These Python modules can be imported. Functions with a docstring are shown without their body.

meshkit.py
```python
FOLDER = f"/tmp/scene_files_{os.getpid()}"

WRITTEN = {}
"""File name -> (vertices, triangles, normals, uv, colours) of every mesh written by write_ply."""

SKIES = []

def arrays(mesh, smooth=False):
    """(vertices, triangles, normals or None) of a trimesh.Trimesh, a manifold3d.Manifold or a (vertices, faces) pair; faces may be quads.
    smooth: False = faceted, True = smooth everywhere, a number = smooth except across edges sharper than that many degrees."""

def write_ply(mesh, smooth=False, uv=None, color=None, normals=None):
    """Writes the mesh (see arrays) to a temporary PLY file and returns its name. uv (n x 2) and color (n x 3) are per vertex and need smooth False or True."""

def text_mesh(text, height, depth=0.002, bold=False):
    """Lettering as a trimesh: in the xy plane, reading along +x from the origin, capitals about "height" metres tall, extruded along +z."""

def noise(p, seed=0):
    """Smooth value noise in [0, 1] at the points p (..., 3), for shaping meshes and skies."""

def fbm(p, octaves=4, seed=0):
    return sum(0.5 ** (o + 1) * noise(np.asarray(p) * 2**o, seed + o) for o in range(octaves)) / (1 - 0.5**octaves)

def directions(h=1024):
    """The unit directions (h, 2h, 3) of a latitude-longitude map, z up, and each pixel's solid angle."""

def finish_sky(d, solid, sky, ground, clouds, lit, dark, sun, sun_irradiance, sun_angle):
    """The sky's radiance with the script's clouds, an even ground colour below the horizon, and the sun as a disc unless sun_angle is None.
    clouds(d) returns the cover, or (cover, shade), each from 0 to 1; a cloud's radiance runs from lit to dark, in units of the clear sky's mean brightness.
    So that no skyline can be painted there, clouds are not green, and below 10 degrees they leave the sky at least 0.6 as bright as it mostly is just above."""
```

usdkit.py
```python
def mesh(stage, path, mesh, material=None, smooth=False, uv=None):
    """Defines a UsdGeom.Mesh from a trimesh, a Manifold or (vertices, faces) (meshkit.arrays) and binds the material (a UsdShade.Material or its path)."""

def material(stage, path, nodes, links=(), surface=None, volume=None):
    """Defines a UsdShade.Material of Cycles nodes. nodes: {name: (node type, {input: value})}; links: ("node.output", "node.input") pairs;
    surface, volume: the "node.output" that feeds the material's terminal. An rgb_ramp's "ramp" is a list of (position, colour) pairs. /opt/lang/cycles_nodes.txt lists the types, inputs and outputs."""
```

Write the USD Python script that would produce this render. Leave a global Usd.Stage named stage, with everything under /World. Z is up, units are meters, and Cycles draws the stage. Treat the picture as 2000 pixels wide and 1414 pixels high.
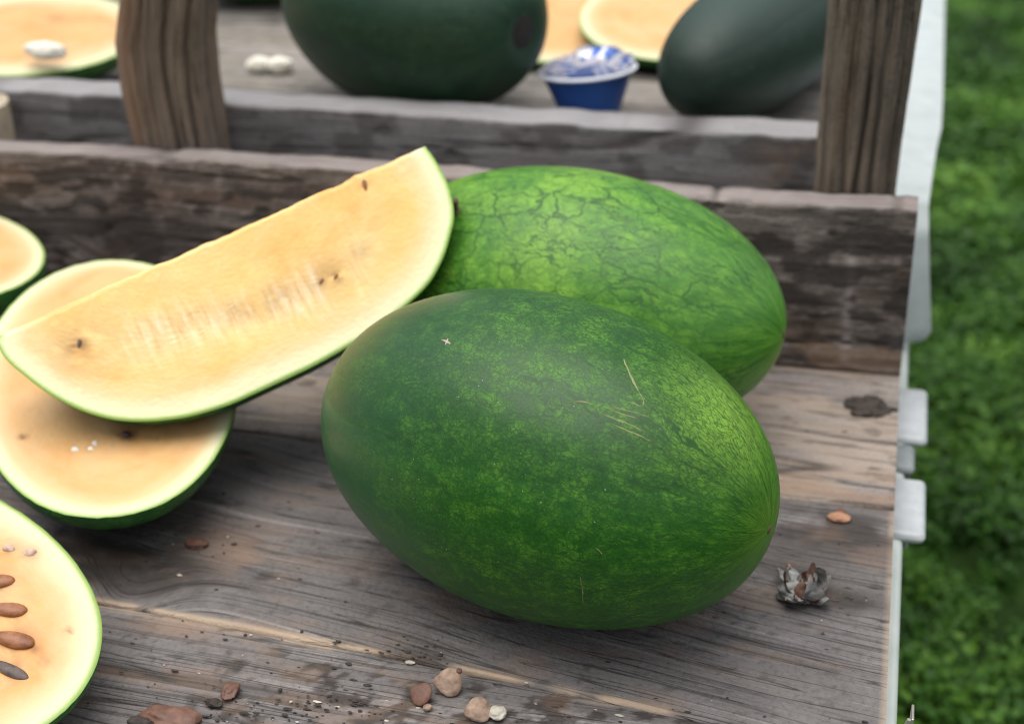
import math, random
import numpy as np, trimesh, usdkit, meshkit
from scipy.spatial import cKDTree
from pxr import Usd, UsdGeom, UsdLux, UsdShade, Gf, Sdf, Vt

rng = np.random.default_rng(11)
random.seed(11)
stage = Usd.Stage.CreateInMemory()
UsdGeom.SetStageUpAxis(stage, "Z")
UsdGeom.SetStageMetersPerUnit(stage, 1.0)
UsdGeom.Xform.Define(stage, "/World")
UsdGeom.Scope.Define(stage, "/World/Looks")

# ------------------------------------------------------------------ camera, sky, light
# The table top of the display is z = 0; the lawn lies 0.57 m below it.
GROUND = -0.57
cam = UsdGeom.Camera.Define(stage, "/World/camera")
CAM = np.array([-0.037181, -1.205496, 0.641015])
cR, cU, cF = np.array([0.97164424, 0.23536493, -0.02260158]), np.array([-0.09115992, 0.46109028, 0.88265827]), np.array([-0.21816832, 0.85556947, -0.46947163])
cam.AddTransformOp().Set(Gf.Matrix4d(*cR, 0, *cU, 0, *(-cF), 0, *CAM, 1))
cam.CreateFocalLengthAttr(54.0)
cam.CreateHorizontalApertureAttr(36.0)
cam.CreateVerticalApertureAttr(36.0 * 723 / 1024)
cam.CreateFStopAttr(4.8)
cam.CreateFocusDistanceAttr(0.95)
cam.CreateClippingRangeAttr(Gf.Vec2f(0.05, 500))
EXPOSURE = 1.18
cam.CreateExposureAttr(EXPOSURE)

SUN = np.array([-0.14, -0.06, 0.98]); SUN /= np.linalg.norm(SUN)
sun_el, sun_rot = math.asin(SUN[2]), math.atan2(SUN[0], SUN[1])
usdkit.material(stage, "/World/Looks/sky_look", {
    "sky": ("sky_texture", {"sky_type": "single_scattering", "sun_disc": False, "sun_elevation": sun_el, "sun_rotation": sun_rot, "aerosol_density": 2.0}),
    "tc": ("texture_coordinate", {}),
    "mp": ("mapping", {"scale": (1.5, 1.5, 3.0)}),
    "nz": ("noise_texture", {"scale": 1.3, "detail": 5.0, "roughness": 0.55}),
    "cover": ("map_range", {"from_min": 0.25, "from_max": 0.6, "to_min": 0.75, "to_max": 0.97, "clamp": True}),
    "sz": ("separate_xyz", {}), "el": ("map_range", {"from_min": 0.0, "from_max": 1.0, "to_min": 0.5, "to_max": 6.0, "clamp": True}), "cc": ("vector_math", {"math_type": "scale", "vector1": (0.97, 1.0, 1.05)}),
    "mx": ("mix_color", {"blend_type": "mix", "use_clamp": False, "use_clamp_result": False}),
    "bg": ("background_shader", {"strength": 0.1})},
    [("tc.generated", "mp.vector"), ("mp.vector", "nz.vector"), ("nz.fac", "cover.value"), ("cover.result", "mx.fac"),
     ("tc.generated", "sz.vector"), ("sz.z", "el.value"), ("el.result", "cc.scale"), ("cc.vector", "mx.b"), ("sky.color", "mx.a"), ("mx.result", "bg.color")], surface="bg.background")
dome = UsdLux.DomeLight.Define(stage, "/World/sky")
UsdShade.MaterialBindingAPI.Apply(dome.GetPrim()).Bind(UsdShade.Material.Get(stage, "/World/Looks/sky_look"))
dome.GetPrim().SetCustomDataByKey("kind", "structure")
sun = UsdLux.DistantLight.Define(stage, "/World/sun")
sun.CreateIntensityAttr(0.40); sun.CreateAngleAttr(60.0); sun.CreateNormalizeAttr(True)
sun.CreateColorAttr(Gf.Vec3f(1.0, 0.965, 0.91))
zx = SUN; xx = np.cross([0, 1, 0], zx); xx /= np.linalg.norm(xx); yx = np.cross(zx, xx)
sun.AddTransformOp().Set(Gf.Matrix4d(*xx, 0, *yx, 0, *zx, 0, 0, 0, 10, 1))

# ------------------------------------------------------------------ helpers
used = {}
def path_for(name, parent):
    base = ("/World" if parent is None else str(parent.GetPath())) + "/" + name
    n = used.get(base, 0); used[base] = n + 1
    return base if n == 0 else f"{base}_{n:03d}"

def tag(p, label=None, cat=None, group=None, kind=None):
    for k, v in (("label", label), ("category", cat), ("group", group), ("kind", kind)):
        if v: p.SetCustomDataByKey(k, v)
    return p

def thing(name, label, cat, loc=(0, 0, 0), rotz=0, group=None):
    x = UsdGeom.Xform.Define(stage, path_for(name, None))
    x.AddTranslateOp().Set(Gf.Vec3d(*map(float, loc)))
    if rotz: x.AddRotateZOp().Set(math.degrees(rotz))
    return tag(x.GetPrim(), label, cat, group)

def obj(name, mesh, mat, parent=None, smooth=False, label=None, prim=None):
    """One mesh prim; prim = {primvar name: per-vertex vectors} (needs smooth True or False)."""
    m = usdkit.mesh(stage, path_for(name, parent), mesh, "/World/Looks/" + mat, smooth=smooth)
    for k, v in (prim or {}).items():
        UsdGeom.PrimvarsAPI(m).CreatePrimvar(k, Sdf.ValueTypeNames.Float3Array, "vertex").Set(Vt.Vec3fArray.FromNumpy(np.ascontiguousarray(v, np.float32)))
    if label: m.GetPrim().SetCustomDataByKey("label", label)
    return m.GetPrim()

def mat(name, nodes, links, surface="p.BSDF"):
    usdkit.material(stage, "/World/Looks/" + name, nodes, links, surface=surface)
    return name

fbm, noise = meshkit.fbm, meshkit.noise
def sm(a, b, x): t = np.clip((np.asarray(x, float) - a) / (b - a), 0, 1); return t * t * (3 - 2 * t)

# ------------------------------------------------------------------ materials
def wood(name, dark, mid, light, brown, brown_amt=0.35, dirt=0.6, grain=1.0, rough=0.75, bump=1.0, wear_lit_col=(0.46, 0.345, 0.245)):
    """Weathered wood; primvar grain = coordinates along and across the fibres, primvar mark = (wear, stain, burn)."""
    return mat(name, {
        "g": ("attribute", {"attribute": "grain"}), "mk": ("attribute", {"attribute": "mark"}), "mks": ("separate_xyz", {}),
        "m1": ("mapping", {"scale": (5.0, 260.0 * grain, 260.0 * grain)}), "n1": ("noise_texture", {"scale": 1.0, "detail": 6.0, "roughness": 0.62}),
        "m2": ("mapping", {"scale": (2.2, 62.0 * grain, 62.0 * grain)}), "n2": ("noise_texture", {"scale": 1.0, "detail": 5.0, "roughness": 0.6, "distortion": 0.3}),
        "n3": ("noise_texture", {"scale": 17.0, "detail": 7.0, "roughness": 0.68}),
        "m4": ("mapping", {"scale": (6.0, 24.0, 24.0)}), "n4": ("noise_texture", {"scale": 1.0, "detail": 4.0, "roughness": 0.6}),
        "m5": ("mapping", {"scale": (4.0, 120.0 * grain, 120.0 * grain), "location": (3.1, 7.7, 1.3)}), "n5": ("noise_texture", {"scale": 1.0, "detail": 2.0, "roughness": 0.5}),
        "n6": ("noise_texture", {"scale": 260.0, "detail": 3.0, "roughness": 0.7}),
        "s1": ("math", {"math_type": "multiply_add", "value2": 0.55}), "s2": ("math", {"math_type": "multiply", "value2": 0.45}),
        "ra": ("rgb_ramp", {"ramp": [(0.36, dark), (0.47, mid), (0.56, mid), (0.68, light)]}),
        "rb": ("map_range", {"from_min": 0.50, "from_max": 0.72, "to_min": 0.0, "to_max": brown_amt, "clamp": True}),
        "mb": ("mix_color", {"blend_type": "mix", "b": brown}),
        "rd": ("rgb_ramp", {"ramp": [(0.26, (1 - dirt,) * 3), (0.38, (1 - dirt * .4,) * 3), (0.56, (1, 1, 1))]}),
        "md": ("mix_color", {"blend_type": "multiply", "fac": 1.0}),
        "ck": ("math", {"math_type": "subtract", "value2": 0.5}), "ab": ("math", {"math_type": "absolute"}),
        "rc": ("map_range", {"from_min": 0.0, "from_max": 0.020, "to_min": 0.18, "to_max": 1.0, "clamp": True}),
        "mc": ("mix_color", {"blend_type": "multiply", "fac": 0.85}),
        "rs": ("rgb_ramp", {"ramp": [(0.25, (0.55, 0.53, 0.52)), (0.45, (0.95, 0.95, 0.95)), (0.7, (1.15, 1.14, 1.12))]}),
        "mg": ("mix_color", {"blend_type": "multiply", "fac": 0.8}),
        "wear_lit": ("mix_color", {"blend_type": "mix", "b": wear_lit_col}),
        "stain_shade": ("mix_color", {"blend_type": "mix", "b": (0.032, 0.025, 0.021)}),
        "burn": ("mix_color", {"blend_type": "mix", "b": (0.235, 0.145, 0.092)}),
        "h1": ("math", {"math_type": "multiply_add", "value2": 0.6}), "h2": ("math", {"math_type": "multiply", "value2": 0.5}),
        "h3": ("math", {"math_type": "add"}),
        "bp": ("bump", {"strength": 0.75 * bump, "distance": 0.0016}),
        "p": ("principled_bsdf", {"roughness": rough, "specular_ior_level": 0.3})},
        [("g.vector", "m1.vector"), ("m1.vector", "n1.vector"), ("g.vector", "m2.vector"), ("m2.vector", "n2.vector"), ("g.vector", "n3.vector"),
         ("g.vector", "m4.vector"), ("m4.vector", "n4.vector"), ("g.vector", "m5.vector"), ("m5.vector", "n5.vector"), ("g.vector", "n6.vector"),
         ("n1.fac", "s1.value1"), ("n2.fac", "s2.value1"), ("s2.value", "s1.value3"), ("s1.value", "ra.fac"),
         ("n4.fac", "rb.value"), ("rb.result", "mb.fac"), ("ra.color", "mb.a"), ("n3.fac", "rd.fac"), ("mb.result", "md.a"), ("rd.color", "md.b"),
         ("n5.fac", "ck.value1"), ("ck.value", "ab.value1"), ("ab.value", "rc.value"), ("md.result", "mc.a"), ("rc.result", "mc.b"),
         ("mc.result", "mg.a"), ("n6.fac", "rs.fac"), ("rs.color", "mg.b"),
         ("mk.vector", "mks.vector"), ("mks.x", "wear_lit.fac"), ("mg.result", "wear_lit.a"), ("mks.y", "stain_shade.fac"), ("wear_lit.result", "stain_shade.a"),
         ("mks.z", "burn.fac"), ("stain_shade.result", "burn.a"), ("burn.result", "p.base_color"),
         ("n1.fac", "h1.value1"), ("rc.result", "h2.value1"), ("h2.value", "h1.value3"), ("h1.value", "h3.value1"), ("n6.fac", "h3.value2"), ("h3.value", "bp.height"), ("bp.normal", "p.normal")])

wood("table_wood", (0.050, 0.044, 0.043), (0.152, 0.139, 0.136), (0.33, 0.305, 0.297), (0.18, 0.14, 0.118), 0.3, 0.42)
wood("rear_plank_wood", (0.10, 0.084, 0.076), (0.245, 0.214, 0.197), (0.43, 0.385, 0.355), (0.30, 0.22, 0.165), 0.45, 0.5)
wood("riser_wood", (0.045, 0.036, 0.032), (0.165, 0.135, 0.120), (0.40, 0.345, 0.32), (0.15, 0.082, 0.052), 0.7, 0.88, bump=1.5, wear_lit_col=(0.40, 0.345, 0.325))
wood("rail_wood", (0.10, 0.092, 0.09), (0.18, 0.168, 0.166), (0.33, 0.315, 0.315), (0.16, 0.12, 0.10), 0.35, 0.5, wear_lit_col=(0.42, 0.405, 0.415))
wood("post_wood", (0.07, 0.052, 0.040), (0.19, 0.148, 0.115), (0.34, 0.285, 0.235), (0.25, 0.155, 0.088), 0.55, 0.65, grain=1.0, bump=2.0)
wood("shelf_wood", (0.13, 0.115, 0.10), (0.26, 0.235, 0.21), (0.42, 0.39, 0.35), (0.24, 0.19, 0.12), 0.5, 0.5)

def skin(name, vein, base, pale, bloom, vscale=7.0, fine=19.0, rough=0.38, veinw=0.075, mott=0.5, mscale=5.5, finek=0.55, vk=1.0):
    """Watermelon skin; primvar skin = cylinder coordinates about the fruit's axis, primvar mark = (lime patch, bloom, tan tint)."""
    return mat(name, {
        "a": ("attribute", {"attribute": "skin"}), "mk": ("attribute", {"attribute": "mark"}), "mks": ("separate_xyz", {}),
        "wn": ("noise_texture", {"scale": 3.2, "detail": 4.0, "roughness": 0.6}), "ws": ("vector_math", {"math_type": "multiply_add", "vector2": (0.30, 0.30, 0.30)}),
        "ms": ("mapping", {"scale": (0.72, 1.0, 1.0)}),
        "v1": ("voronoi_texture", {"feature": "distance_to_edge", "scale": vscale}), "v2": ("voronoi_texture", {"feature": "distance_to_edge", "scale": fine}),
        "r1": ("map_range", {"range_type": "smoothstep", "from_min": 0.0, "from_max": veinw, "to_min": vk, "to_max": 0.0, "clamp": True}),
        "r2": ("map_range", {"range_type": "smoothstep", "from_min": 0.0, "from_max": 0.16, "to_min": finek, "to_max": 0.0, "clamp": True}),
        "gate": ("noise_texture", {"scale": 2.6, "detail": 3.0}), "rg": ("map_range", {"from_min": 0.35, "from_max": 0.6, "to_min": 0.15, "to_max": 1.0, "clamp": True}),
        "ml": ("mapping", {"scale": (0.30, 4.4, 4.4)}), "ln": ("noise_texture", {"scale": 1.0, "detail": 3.0, "roughness": 0.55}),
        "la": ("math", {"math_type": "subtract", "value2": 0.5}), "lb": ("math", {"math_type": "absolute"}),
        "rl": ("map_range", {"range_type": "smoothstep", "from_min": 0.0, "from_max": 0.020, "to_min": 0.9, "to_max": 0.0, "clamp": True}),
        "mxa": ("math", {"math_type": "multiply"}), "mxb": ("math", {"math_type": "maximum"}), "mxc": ("math", {"math_type": "maximum"}),
        "nm": ("noise_texture", {"scale": mscale, "detail": 7.0, "roughness": 0.68}),
        "rm": ("rgb_ramp", {"ramp": [(0.36, tuple(.55 * b + .45 * v for b, v in zip(base, vein))), (0.47, base), (0.66, pale)]}),
        "c1": ("mix_color", {"blend_type": "mix"}), "cv": ("mix_color", {"blend_type": "mix", "fac": 0.0, "b": vein}),
        "nf": ("noise_texture", {"scale": 55.0, "detail": 3.0, "roughness": 0.6}), "rf": ("rgb_ramp", {"ramp": [(0.3, (0.78, 0.8, 0.78)), (0.7, (1.2, 1.18, 1.2))]}),
        "cf": ("mix_color", {"blend_type": "multiply", "fac": mott}),
        "lime": ("mix_color", {"blend_type": "mix", "b": (0.24, 0.43, 0.045)}), "limef": ("math", {"math_type": "multiply"}),
        "rv": ("map_range", {"from_min": 0.0, "from_max": 1.0, "to_min": 1.0, "to_max": 0.35}),
        "blm": ("mix_color", {"blend_type": "mix", "b": bloom}), "blf": ("math", {"math_type": "multiply", "value2": 0.72}),
        "tan": ("mix_color", {"blend_type": "mix", "b": (0.30, 0.25, 0.09)}),
        "sp": ("noise_texture", {"scale": 70.0, "detail": 1.0}), "rsp": ("map_range", {"from_min": 0.775, "from_max": 0.80, "to_min": 0.0, "to_max": 0.55, "clamp": True}),
        "spk": ("mix_color", {"blend_type": "mix", "b": (0.45, 0.48, 0.40)}),
        "rr": ("map_range", {"from_min": 0.3, "from_max": 0.7, "to_min": rough - 0.07, "to_max": rough + 0.10}),
        "bp": ("bump", {"strength": 0.12, "distance": 0.001}),
        "p": ("principled_bsdf", {"specular_ior_level": 0.30})},
        [("a.vector", "wn.vector"), ("wn.color", "ws.vector1"), ("a.vector", "ws.vector3"), ("ws.vector", "ms.vector"),
         ("ms.vector", "v1.vector"), ("ms.vector", "v2.vector"), ("v1.distance", "r1.value"), ("v2.distance", "r2.value"),
         ("a.vector", "gate.vector"), ("gate.fac", "rg.value"), ("r1.result", "mxa.value1"), ("rg.result", "mxa.value2"),
         ("ws.vector", "ml.vector"), ("ml.vector", "ln.vector"), ("ln.fac", "la.value1"), ("la.value", "lb.value1"), ("lb.value", "rl.value"),
         ("mxa.value", "mxb.value1"), ("r2.result", "mxb.value2"), ("mxb.value", "mxc.value1"), ("rl.result", "mxc.value2"),
         ("a.vector", "nm.vector"), ("nm.fac", "rm.fac"), ("mk.vector", "mks.vector"),
         ("rm.color", "lime.a"), ("mks.x", "lime.fac"), ("lime.result", "cv.a"), ("mxc.value", "cv.fac"),
         ("a.vector", "nf.vector"), ("nf.fac", "rf.fac"), ("cv.result", "cf.a"), ("rf.color", "cf.b"),
         ("mks.y", "blf.value1"), ("blf.value", "blm.fac"), ("cf.result", "blm.a"), ("blm.result", "tan.a"), ("mks.z", "tan.fac"),
         ("a.vector", "sp.vector"), ("sp.fac", "rsp.value"), ("tan.result", "spk.a"), ("rsp.result", "spk.fac"), ("spk.result", "p.base_color"),
         ("nm.fac", "rr.value"), ("rr.result", "p.roughness"), ("nf.fac", "bp.height"), ("bp.normal", "p.normal")])

skin("front_skin", (0.010, 0.050, 0.007), (0.018, 0.086, 0.008), (0.058, 0.172, 0.012), (0.022, 0.066, 0.034), 9.0, 30.0, 0.40, 0.055, 0.75, 8.5, 0.75, 0.6)
skin("back_skin", (0.018, 0.080, 0.010), (0.070, 0.208, 0.021), (0.135, 0.305, 0.028), (0.07, 0.17, 0.06), 4.4, 14.0, 0.42, 0.075, 0.6, 6.5, 0.35, 1.0)
skin("dark_skin", (0.007, 0.020, 0.010), (0.011, 0.035, 0.016), (0.018, 0.052, 0.023), (0.05, 0.10, 0.075), 6.0, 18.0, 0.50, 0.05, 0.5, 6.0)
skin("black_skin", (0.007, 0.014, 0.010), (0.010, 0.022, 0.015), (0.016, 0.032, 0.021), (0.045, 0.075, 0.066), 6.0, 18.0, 0.52, 0.05, 0.5, 6.0)
skin("rind_skin", (0.008, 0.040, 0.010), (0.018, 0.085, 0.014), (0.05, 0.17, 0.02), (0.04, 0.09, 0.05), 6.5, 17.0, 0.4)

def flesh(name, core, pale, deep, sss=0.4, k=1.0, rimw=0.05):
    K = lambda *c: tuple(q * k for q in c)
    nodes = {
        "a": ("attribute", {"attribute": "face"}), "s": ("separate_xyz", {}), "mk": ("attribute", {"attribute": "mark"}), "mks": ("separate_xyz", {}),
        "fin": ("map_range", {"from_min": 0.010, "from_max": 0.030, "clamp": True}),
        "n0": ("noise_texture", {"scale": 38.0, "detail": 4.0}), "n0s": ("math", {"math_type": "multiply_add", "value2": 0.020, "value3": -0.010}), "n0m": ("math", {"math_type": "multiply"}),
        "ad": ("math", {"math_type": "add"}), "mr": ("map_range", {"from_min": 0.0, "from_max": rimw, "clamp": True}),
        "rim": ("rgb_ramp", {"ramp": [(0.0, K(0.17, 0.32, 0.04)), (0.022, K(0.32, 0.49, 0.11)), (0.055, K(0.56, 0.67, 0.30)), (0.11, K(0.83, 0.79, 0.50)), (0.24, K(0.87, 0.75, 0.46)), (0.42, pale), (0.75, core), (1.0, core)]}),
        "n1": ("noise_texture", {"scale": 17.0, "detail": 4.0, "roughness": 0.55, "distortion": 0.6}),
        "rp": ("map_range", {"from_min": 0.46, "from_max": 0.72, "to_min": 0.0, "to_max": 0.8, "clamp": True}), "pm": ("math", {"math_type": "multiply"}), "cp": ("mix_color", {"blend_type": "mix", "b": deep}),
        "mv": ("mapping", {"location": (3.3, 1.7, 0.4)}), "n2": ("noise_texture", {"scale": 30.0, "detail": 5.0, "roughness": 0.65}),
        "rw": ("map_range", {"from_min": 0.42, "from_max": 0.80, "to_min": 0.0, "to_max": 0.32, "clamp": True}), "wm": ("math", {"math_type": "multiply"}), "cw": ("mix_color", {"blend_type": "mix", "b": K(0.87, 0.69, 0.445)}),
        "mf": ("mapping", {"scale": (210.0, 30.0, 1.0), "rotation": (0, 0, -0.25)}), "nf": ("noise_texture", {"scale": 1.0, "detail": 4.0, "roughness": 0.6, "distortion": 0.4}),
        "rfb": ("rgb_ramp", {"ramp": [(0.30, (0.58, 0.37, 0.16)), (0.46, (0.82, 0.58, 0.29)), (0.58, (0.88, 0.68, 0.40)), (0.70, (0.92, 0.80, 0.58))]}), "cfb": ("mix_color", {"blend_type": "mix"}),
        "rot": ("mix_color", {"blend_type": "mix", "b": (0.20, 0.085, 0.035)}),
        "nb": ("noise_texture", {"scale": 240.0, "detail": 4.0, "roughness": 0.65}), "hm": ("math", {"math_type": "multiply"}), "hb": ("math", {"math_type": "add"}),
        "bp": ("bump", {"strength": 0.45, "distance": 0.0011}),
        "p": ("principled_bsdf", {"roughness": 0.42, "specular_ior_level": 0.35, "subsurface_weight": sss, "subsurface_scale": 0.006, "subsurface_radius": (1.0, 0.7, 0.35)})}
    links = [("a.vector", "s.vector"), ("mk.vector", "mks.vector"), ("s.z", "fin.value"), ("a.vector", "n0.vector"), ("n0.fac", "n0s.value1"), ("n0s.value", "n0m.value1"), ("fin.result", "n0m.value2"),
         ("n0m.value", "ad.value1"), ("s.z", "ad.value2"), ("ad.value", "mr.value"), ("mr.result", "rim.fac"),
         ("a.vector", "n1.vector"), ("n1.fac", "rp.value"), ("rp.result", "pm.value1"), ("fin.result", "pm.value2"), ("rim.color", "cp.a"), ("pm.value", "cp.fac"),
         ("a.vector", "mv.vector"), ("mv.vector", "n2.vector"), ("n2.fac", "rw.value"), ("rw.result", "wm.value1"), ("fin.result", "wm.value2"), ("cp.result", "cw.a"), ("wm.value", "cw.fac"),
         ("a.vector", "mf.vector"), ("mf.vector", "nf.vector"), ("nf.fac", "rfb.fac"), ("cw.result", "cfb.a"), ("rfb.color", "cfb.b"), ("mks.x", "cfb.fac"),
         ("cfb.result", "rot.a"), ("mks.y", "rot.fac"), ("rot.result", "p.base_color"),
         ("nf.fac", "hm.value1"), ("mks.x", "hm.value2"), ("a.vector", "nb.vector"), ("nb.fac", "hb.value1"), ("hm.value", "hb.value2"), ("hb.value", "bp.height"), ("bp.normal", "p.normal")]
    return mat(name, nodes, links)

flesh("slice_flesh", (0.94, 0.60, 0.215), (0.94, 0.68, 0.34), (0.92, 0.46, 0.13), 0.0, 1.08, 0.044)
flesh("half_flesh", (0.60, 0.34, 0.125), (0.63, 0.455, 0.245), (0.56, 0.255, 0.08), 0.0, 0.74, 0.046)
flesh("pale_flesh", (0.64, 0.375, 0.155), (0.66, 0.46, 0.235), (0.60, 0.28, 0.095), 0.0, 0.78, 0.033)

def plain(name, c1, c2, rough=0.6, scale=40.0, bump=0.2, spec=0.4, metallic=0.0, detail=4.0):
    return mat(name, {"tc": ("geometry", {}), "n": ("noise_texture", {"scale": scale, "detail": detail, "roughness": 0.6}),
        "r": ("rgb_ramp", {"ramp": [(0.32, c1), (0.68, c2)]}), "bp": ("bump", {"strength": bump, "distance": 0.002}),
        "p": ("principled_bsdf", {"roughness": rough, "specular_ior_level": spec, "metallic": metallic})},
        [("tc.position", "n.vector"), ("n.fac", "r.fac"), ("r.color", "p.base_color"), ("n.fac", "bp.height"), ("bp.normal", "p.normal")])
plain("seed_brown", (0.16, 0.055, 0.022), (0.34, 0.14, 0.06), 0.45, 120)
plain("seed_dark", (0.05, 0.035, 0.03), (0.14, 0.10, 0.085), 0.55, 150)
plain("seed_husk", (0.30, 0.17, 0.12), (0.62, 0.47, 0.38), 0.55, 260)
plain("tan_disc", (0.17, 0.105, 0.075), (0.36, 0.255, 0.185), 0.7, 160, 0.5)
plain("brown_disc", (0.09, 0.043, 0.03), (0.17, 0.085, 0.058), 0.6, 120, 0.3)
plain("bark_dark", (0.012, 0.009, 0.007), (0.06, 0.045, 0.037), 0.8, 150, 0.6)
plain("scar_black", (0.008, 0.007, 0.006), (0.022, 0.018, 0.014), 0.8, 150, 0.4)
plain("leaf_grey", (0.10, 0.097, 0.09), (0.36, 0.35, 0.33), 0.7, 170, 0.4)
plain("leaf_rust", (0.055, 0.028, 0.02), (0.16, 0.075, 0.045), 0.7, 170, 0.4)
plain("chip_orange", (0.22, 0.10, 0.055), (0.36, 0.19, 0.11), 0.7, 160, 0.4)
plain("crumb_white", (0.62, 0.58, 0.48), (0.82, 0.78, 0.68), 0.6, 90, 0.4)
plain("pale_dust", (0.30, 0.27, 0.22), (0.55, 0.50, 0.42), 0.7, 90, 0.3)
plain("cloth_white", (0.36, 0.395, 0.395), (0.43, 0.465, 0.465), 0.9, 30, 0.12, 0.15)
plain("paint_white", (0.40, 0.44, 0.41), (0.50, 0.54, 0.51), 0.5, 25, 0.08)
plain("clip_white", (0.33, 0.35, 0.36), (0.42, 0.44, 0.45), 0.4, 60, 0.05)
plain("clip_grey", (0.16, 0.18, 0.18), (0.26, 0.28, 0.28), 0.5, 60, 0.05)
plain("metal", (0.40, 0.37, 0.31), (0.58, 0.55, 0.48), 0.38, 80, 0.1, 0.5, 0.85)
plain("tub_blue", (0.006, 0.055, 0.25), (0.012, 0.085, 0.33), 0.35, 30, 0.02)
plain("tub_rim", (0.62, 0.66, 0.78), (0.80, 0.82, 0.88), 0.35, 60, 0.02)
plain("bowl_blue", (0.30, 0.34, 0.42), (0.48, 0.52, 0.60), 0.35, 25, 0.02)
plain("stem_brown", (0.05, 0.03, 0.018), (0.16, 0.10, 0.055), 0.8, 200, 0.6)
plain("scratch_pink", (0.26, 0.18, 0.16), (0.45, 0.34, 0.32), 0.7, 300, 0.2)
plain("scratch_tan", (0.17, 0.20, 0.07), (0.28, 0.25, 0.11), 0.7, 200, 0.2)
plain("log_tan", (0.30, 0.24, 0.17), (0.44, 0.37, 0.27), 0.7, 70, 0.3)
mat("foil", {"tc": ("geometry", {}), "n": ("noise_texture", {"scale": 42.0, "detail": 1.0, "distortion": 0.8}),
    "r": ("rgb_ramp", {"interpolate": False, "ramp": [(0.0, (0.03, 0.07, 0.25)), (0.44, (0.45, 0.48, 0.55)), (0.5, (0.40, 0.25, 0.30)), (0.54, (0.55, 0.57, 0.60)), (0.62, (0.06, 0.12, 0.36))]}),
    "p": ("principled_bsdf", {"roughness": 0.3, "metallic": 0.55})}, [("tc.position", "n.vector"), ("n.fac", "r.fac"), ("r.color", "p.base_color")])
mat("lawn", {"tc": ("geometry", {}), "n": ("noise_texture", {"scale": 5.0, "detail": 6.0, "roughness": 0.65}),
    "r": ("rgb_ramp", {"ramp": [(0.35, (0.010, 0.022, 0.005)), (0.65, (0.026, 0.060, 0.010))]}), "p": ("principled_bsdf", {"roughness": 0.9, "specular_ior_level": 0.1})},
    [("tc.position", "n.vector"), ("n.fac", "r.fac"), ("r.color", "p.base_color")])
mat("blade", {"oi": ("object_info", {}), "n": ("noise_texture", {"scale": 3.4, "detail": 3.0}), "tc": ("geometry", {}),
    "mm": ("math", {"math_type": "multiply_add", "value2": 0.48}), "rr": ("map_range", {"from_min": 0.3, "from_max": 0.7}), "m2": ("math", {"math_type": "multiply", "value2": 0.52}),
    "r": ("rgb_ramp", {"ramp": [(0.15, (0.018, 0.054, 0.007)), (0.5, (0.044, 0.130, 0.012)), (0.85, (0.135, 0.28, 0.030))]}),
    "d": ("principled_bsdf", {"roughness": 0.5, "specular_ior_level": 0.3}), "t": ("translucent_bsdf", {}), "mx": ("mix_closure", {"fac": 0.3})},
    [("oi.random", "mm.value1"), ("tc.position", "n.vector"), ("n.fac", "rr.value"), ("rr.result", "m2.value1"), ("m2.value", "mm.value3"), ("mm.value", "r.fac"), ("r.color", "d.base_color"), ("r.color", "t.color"), ("d.BSDF", "mx.closure1"), ("t.BSDF", "mx.closure2")], surface="mx.closure")

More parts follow.
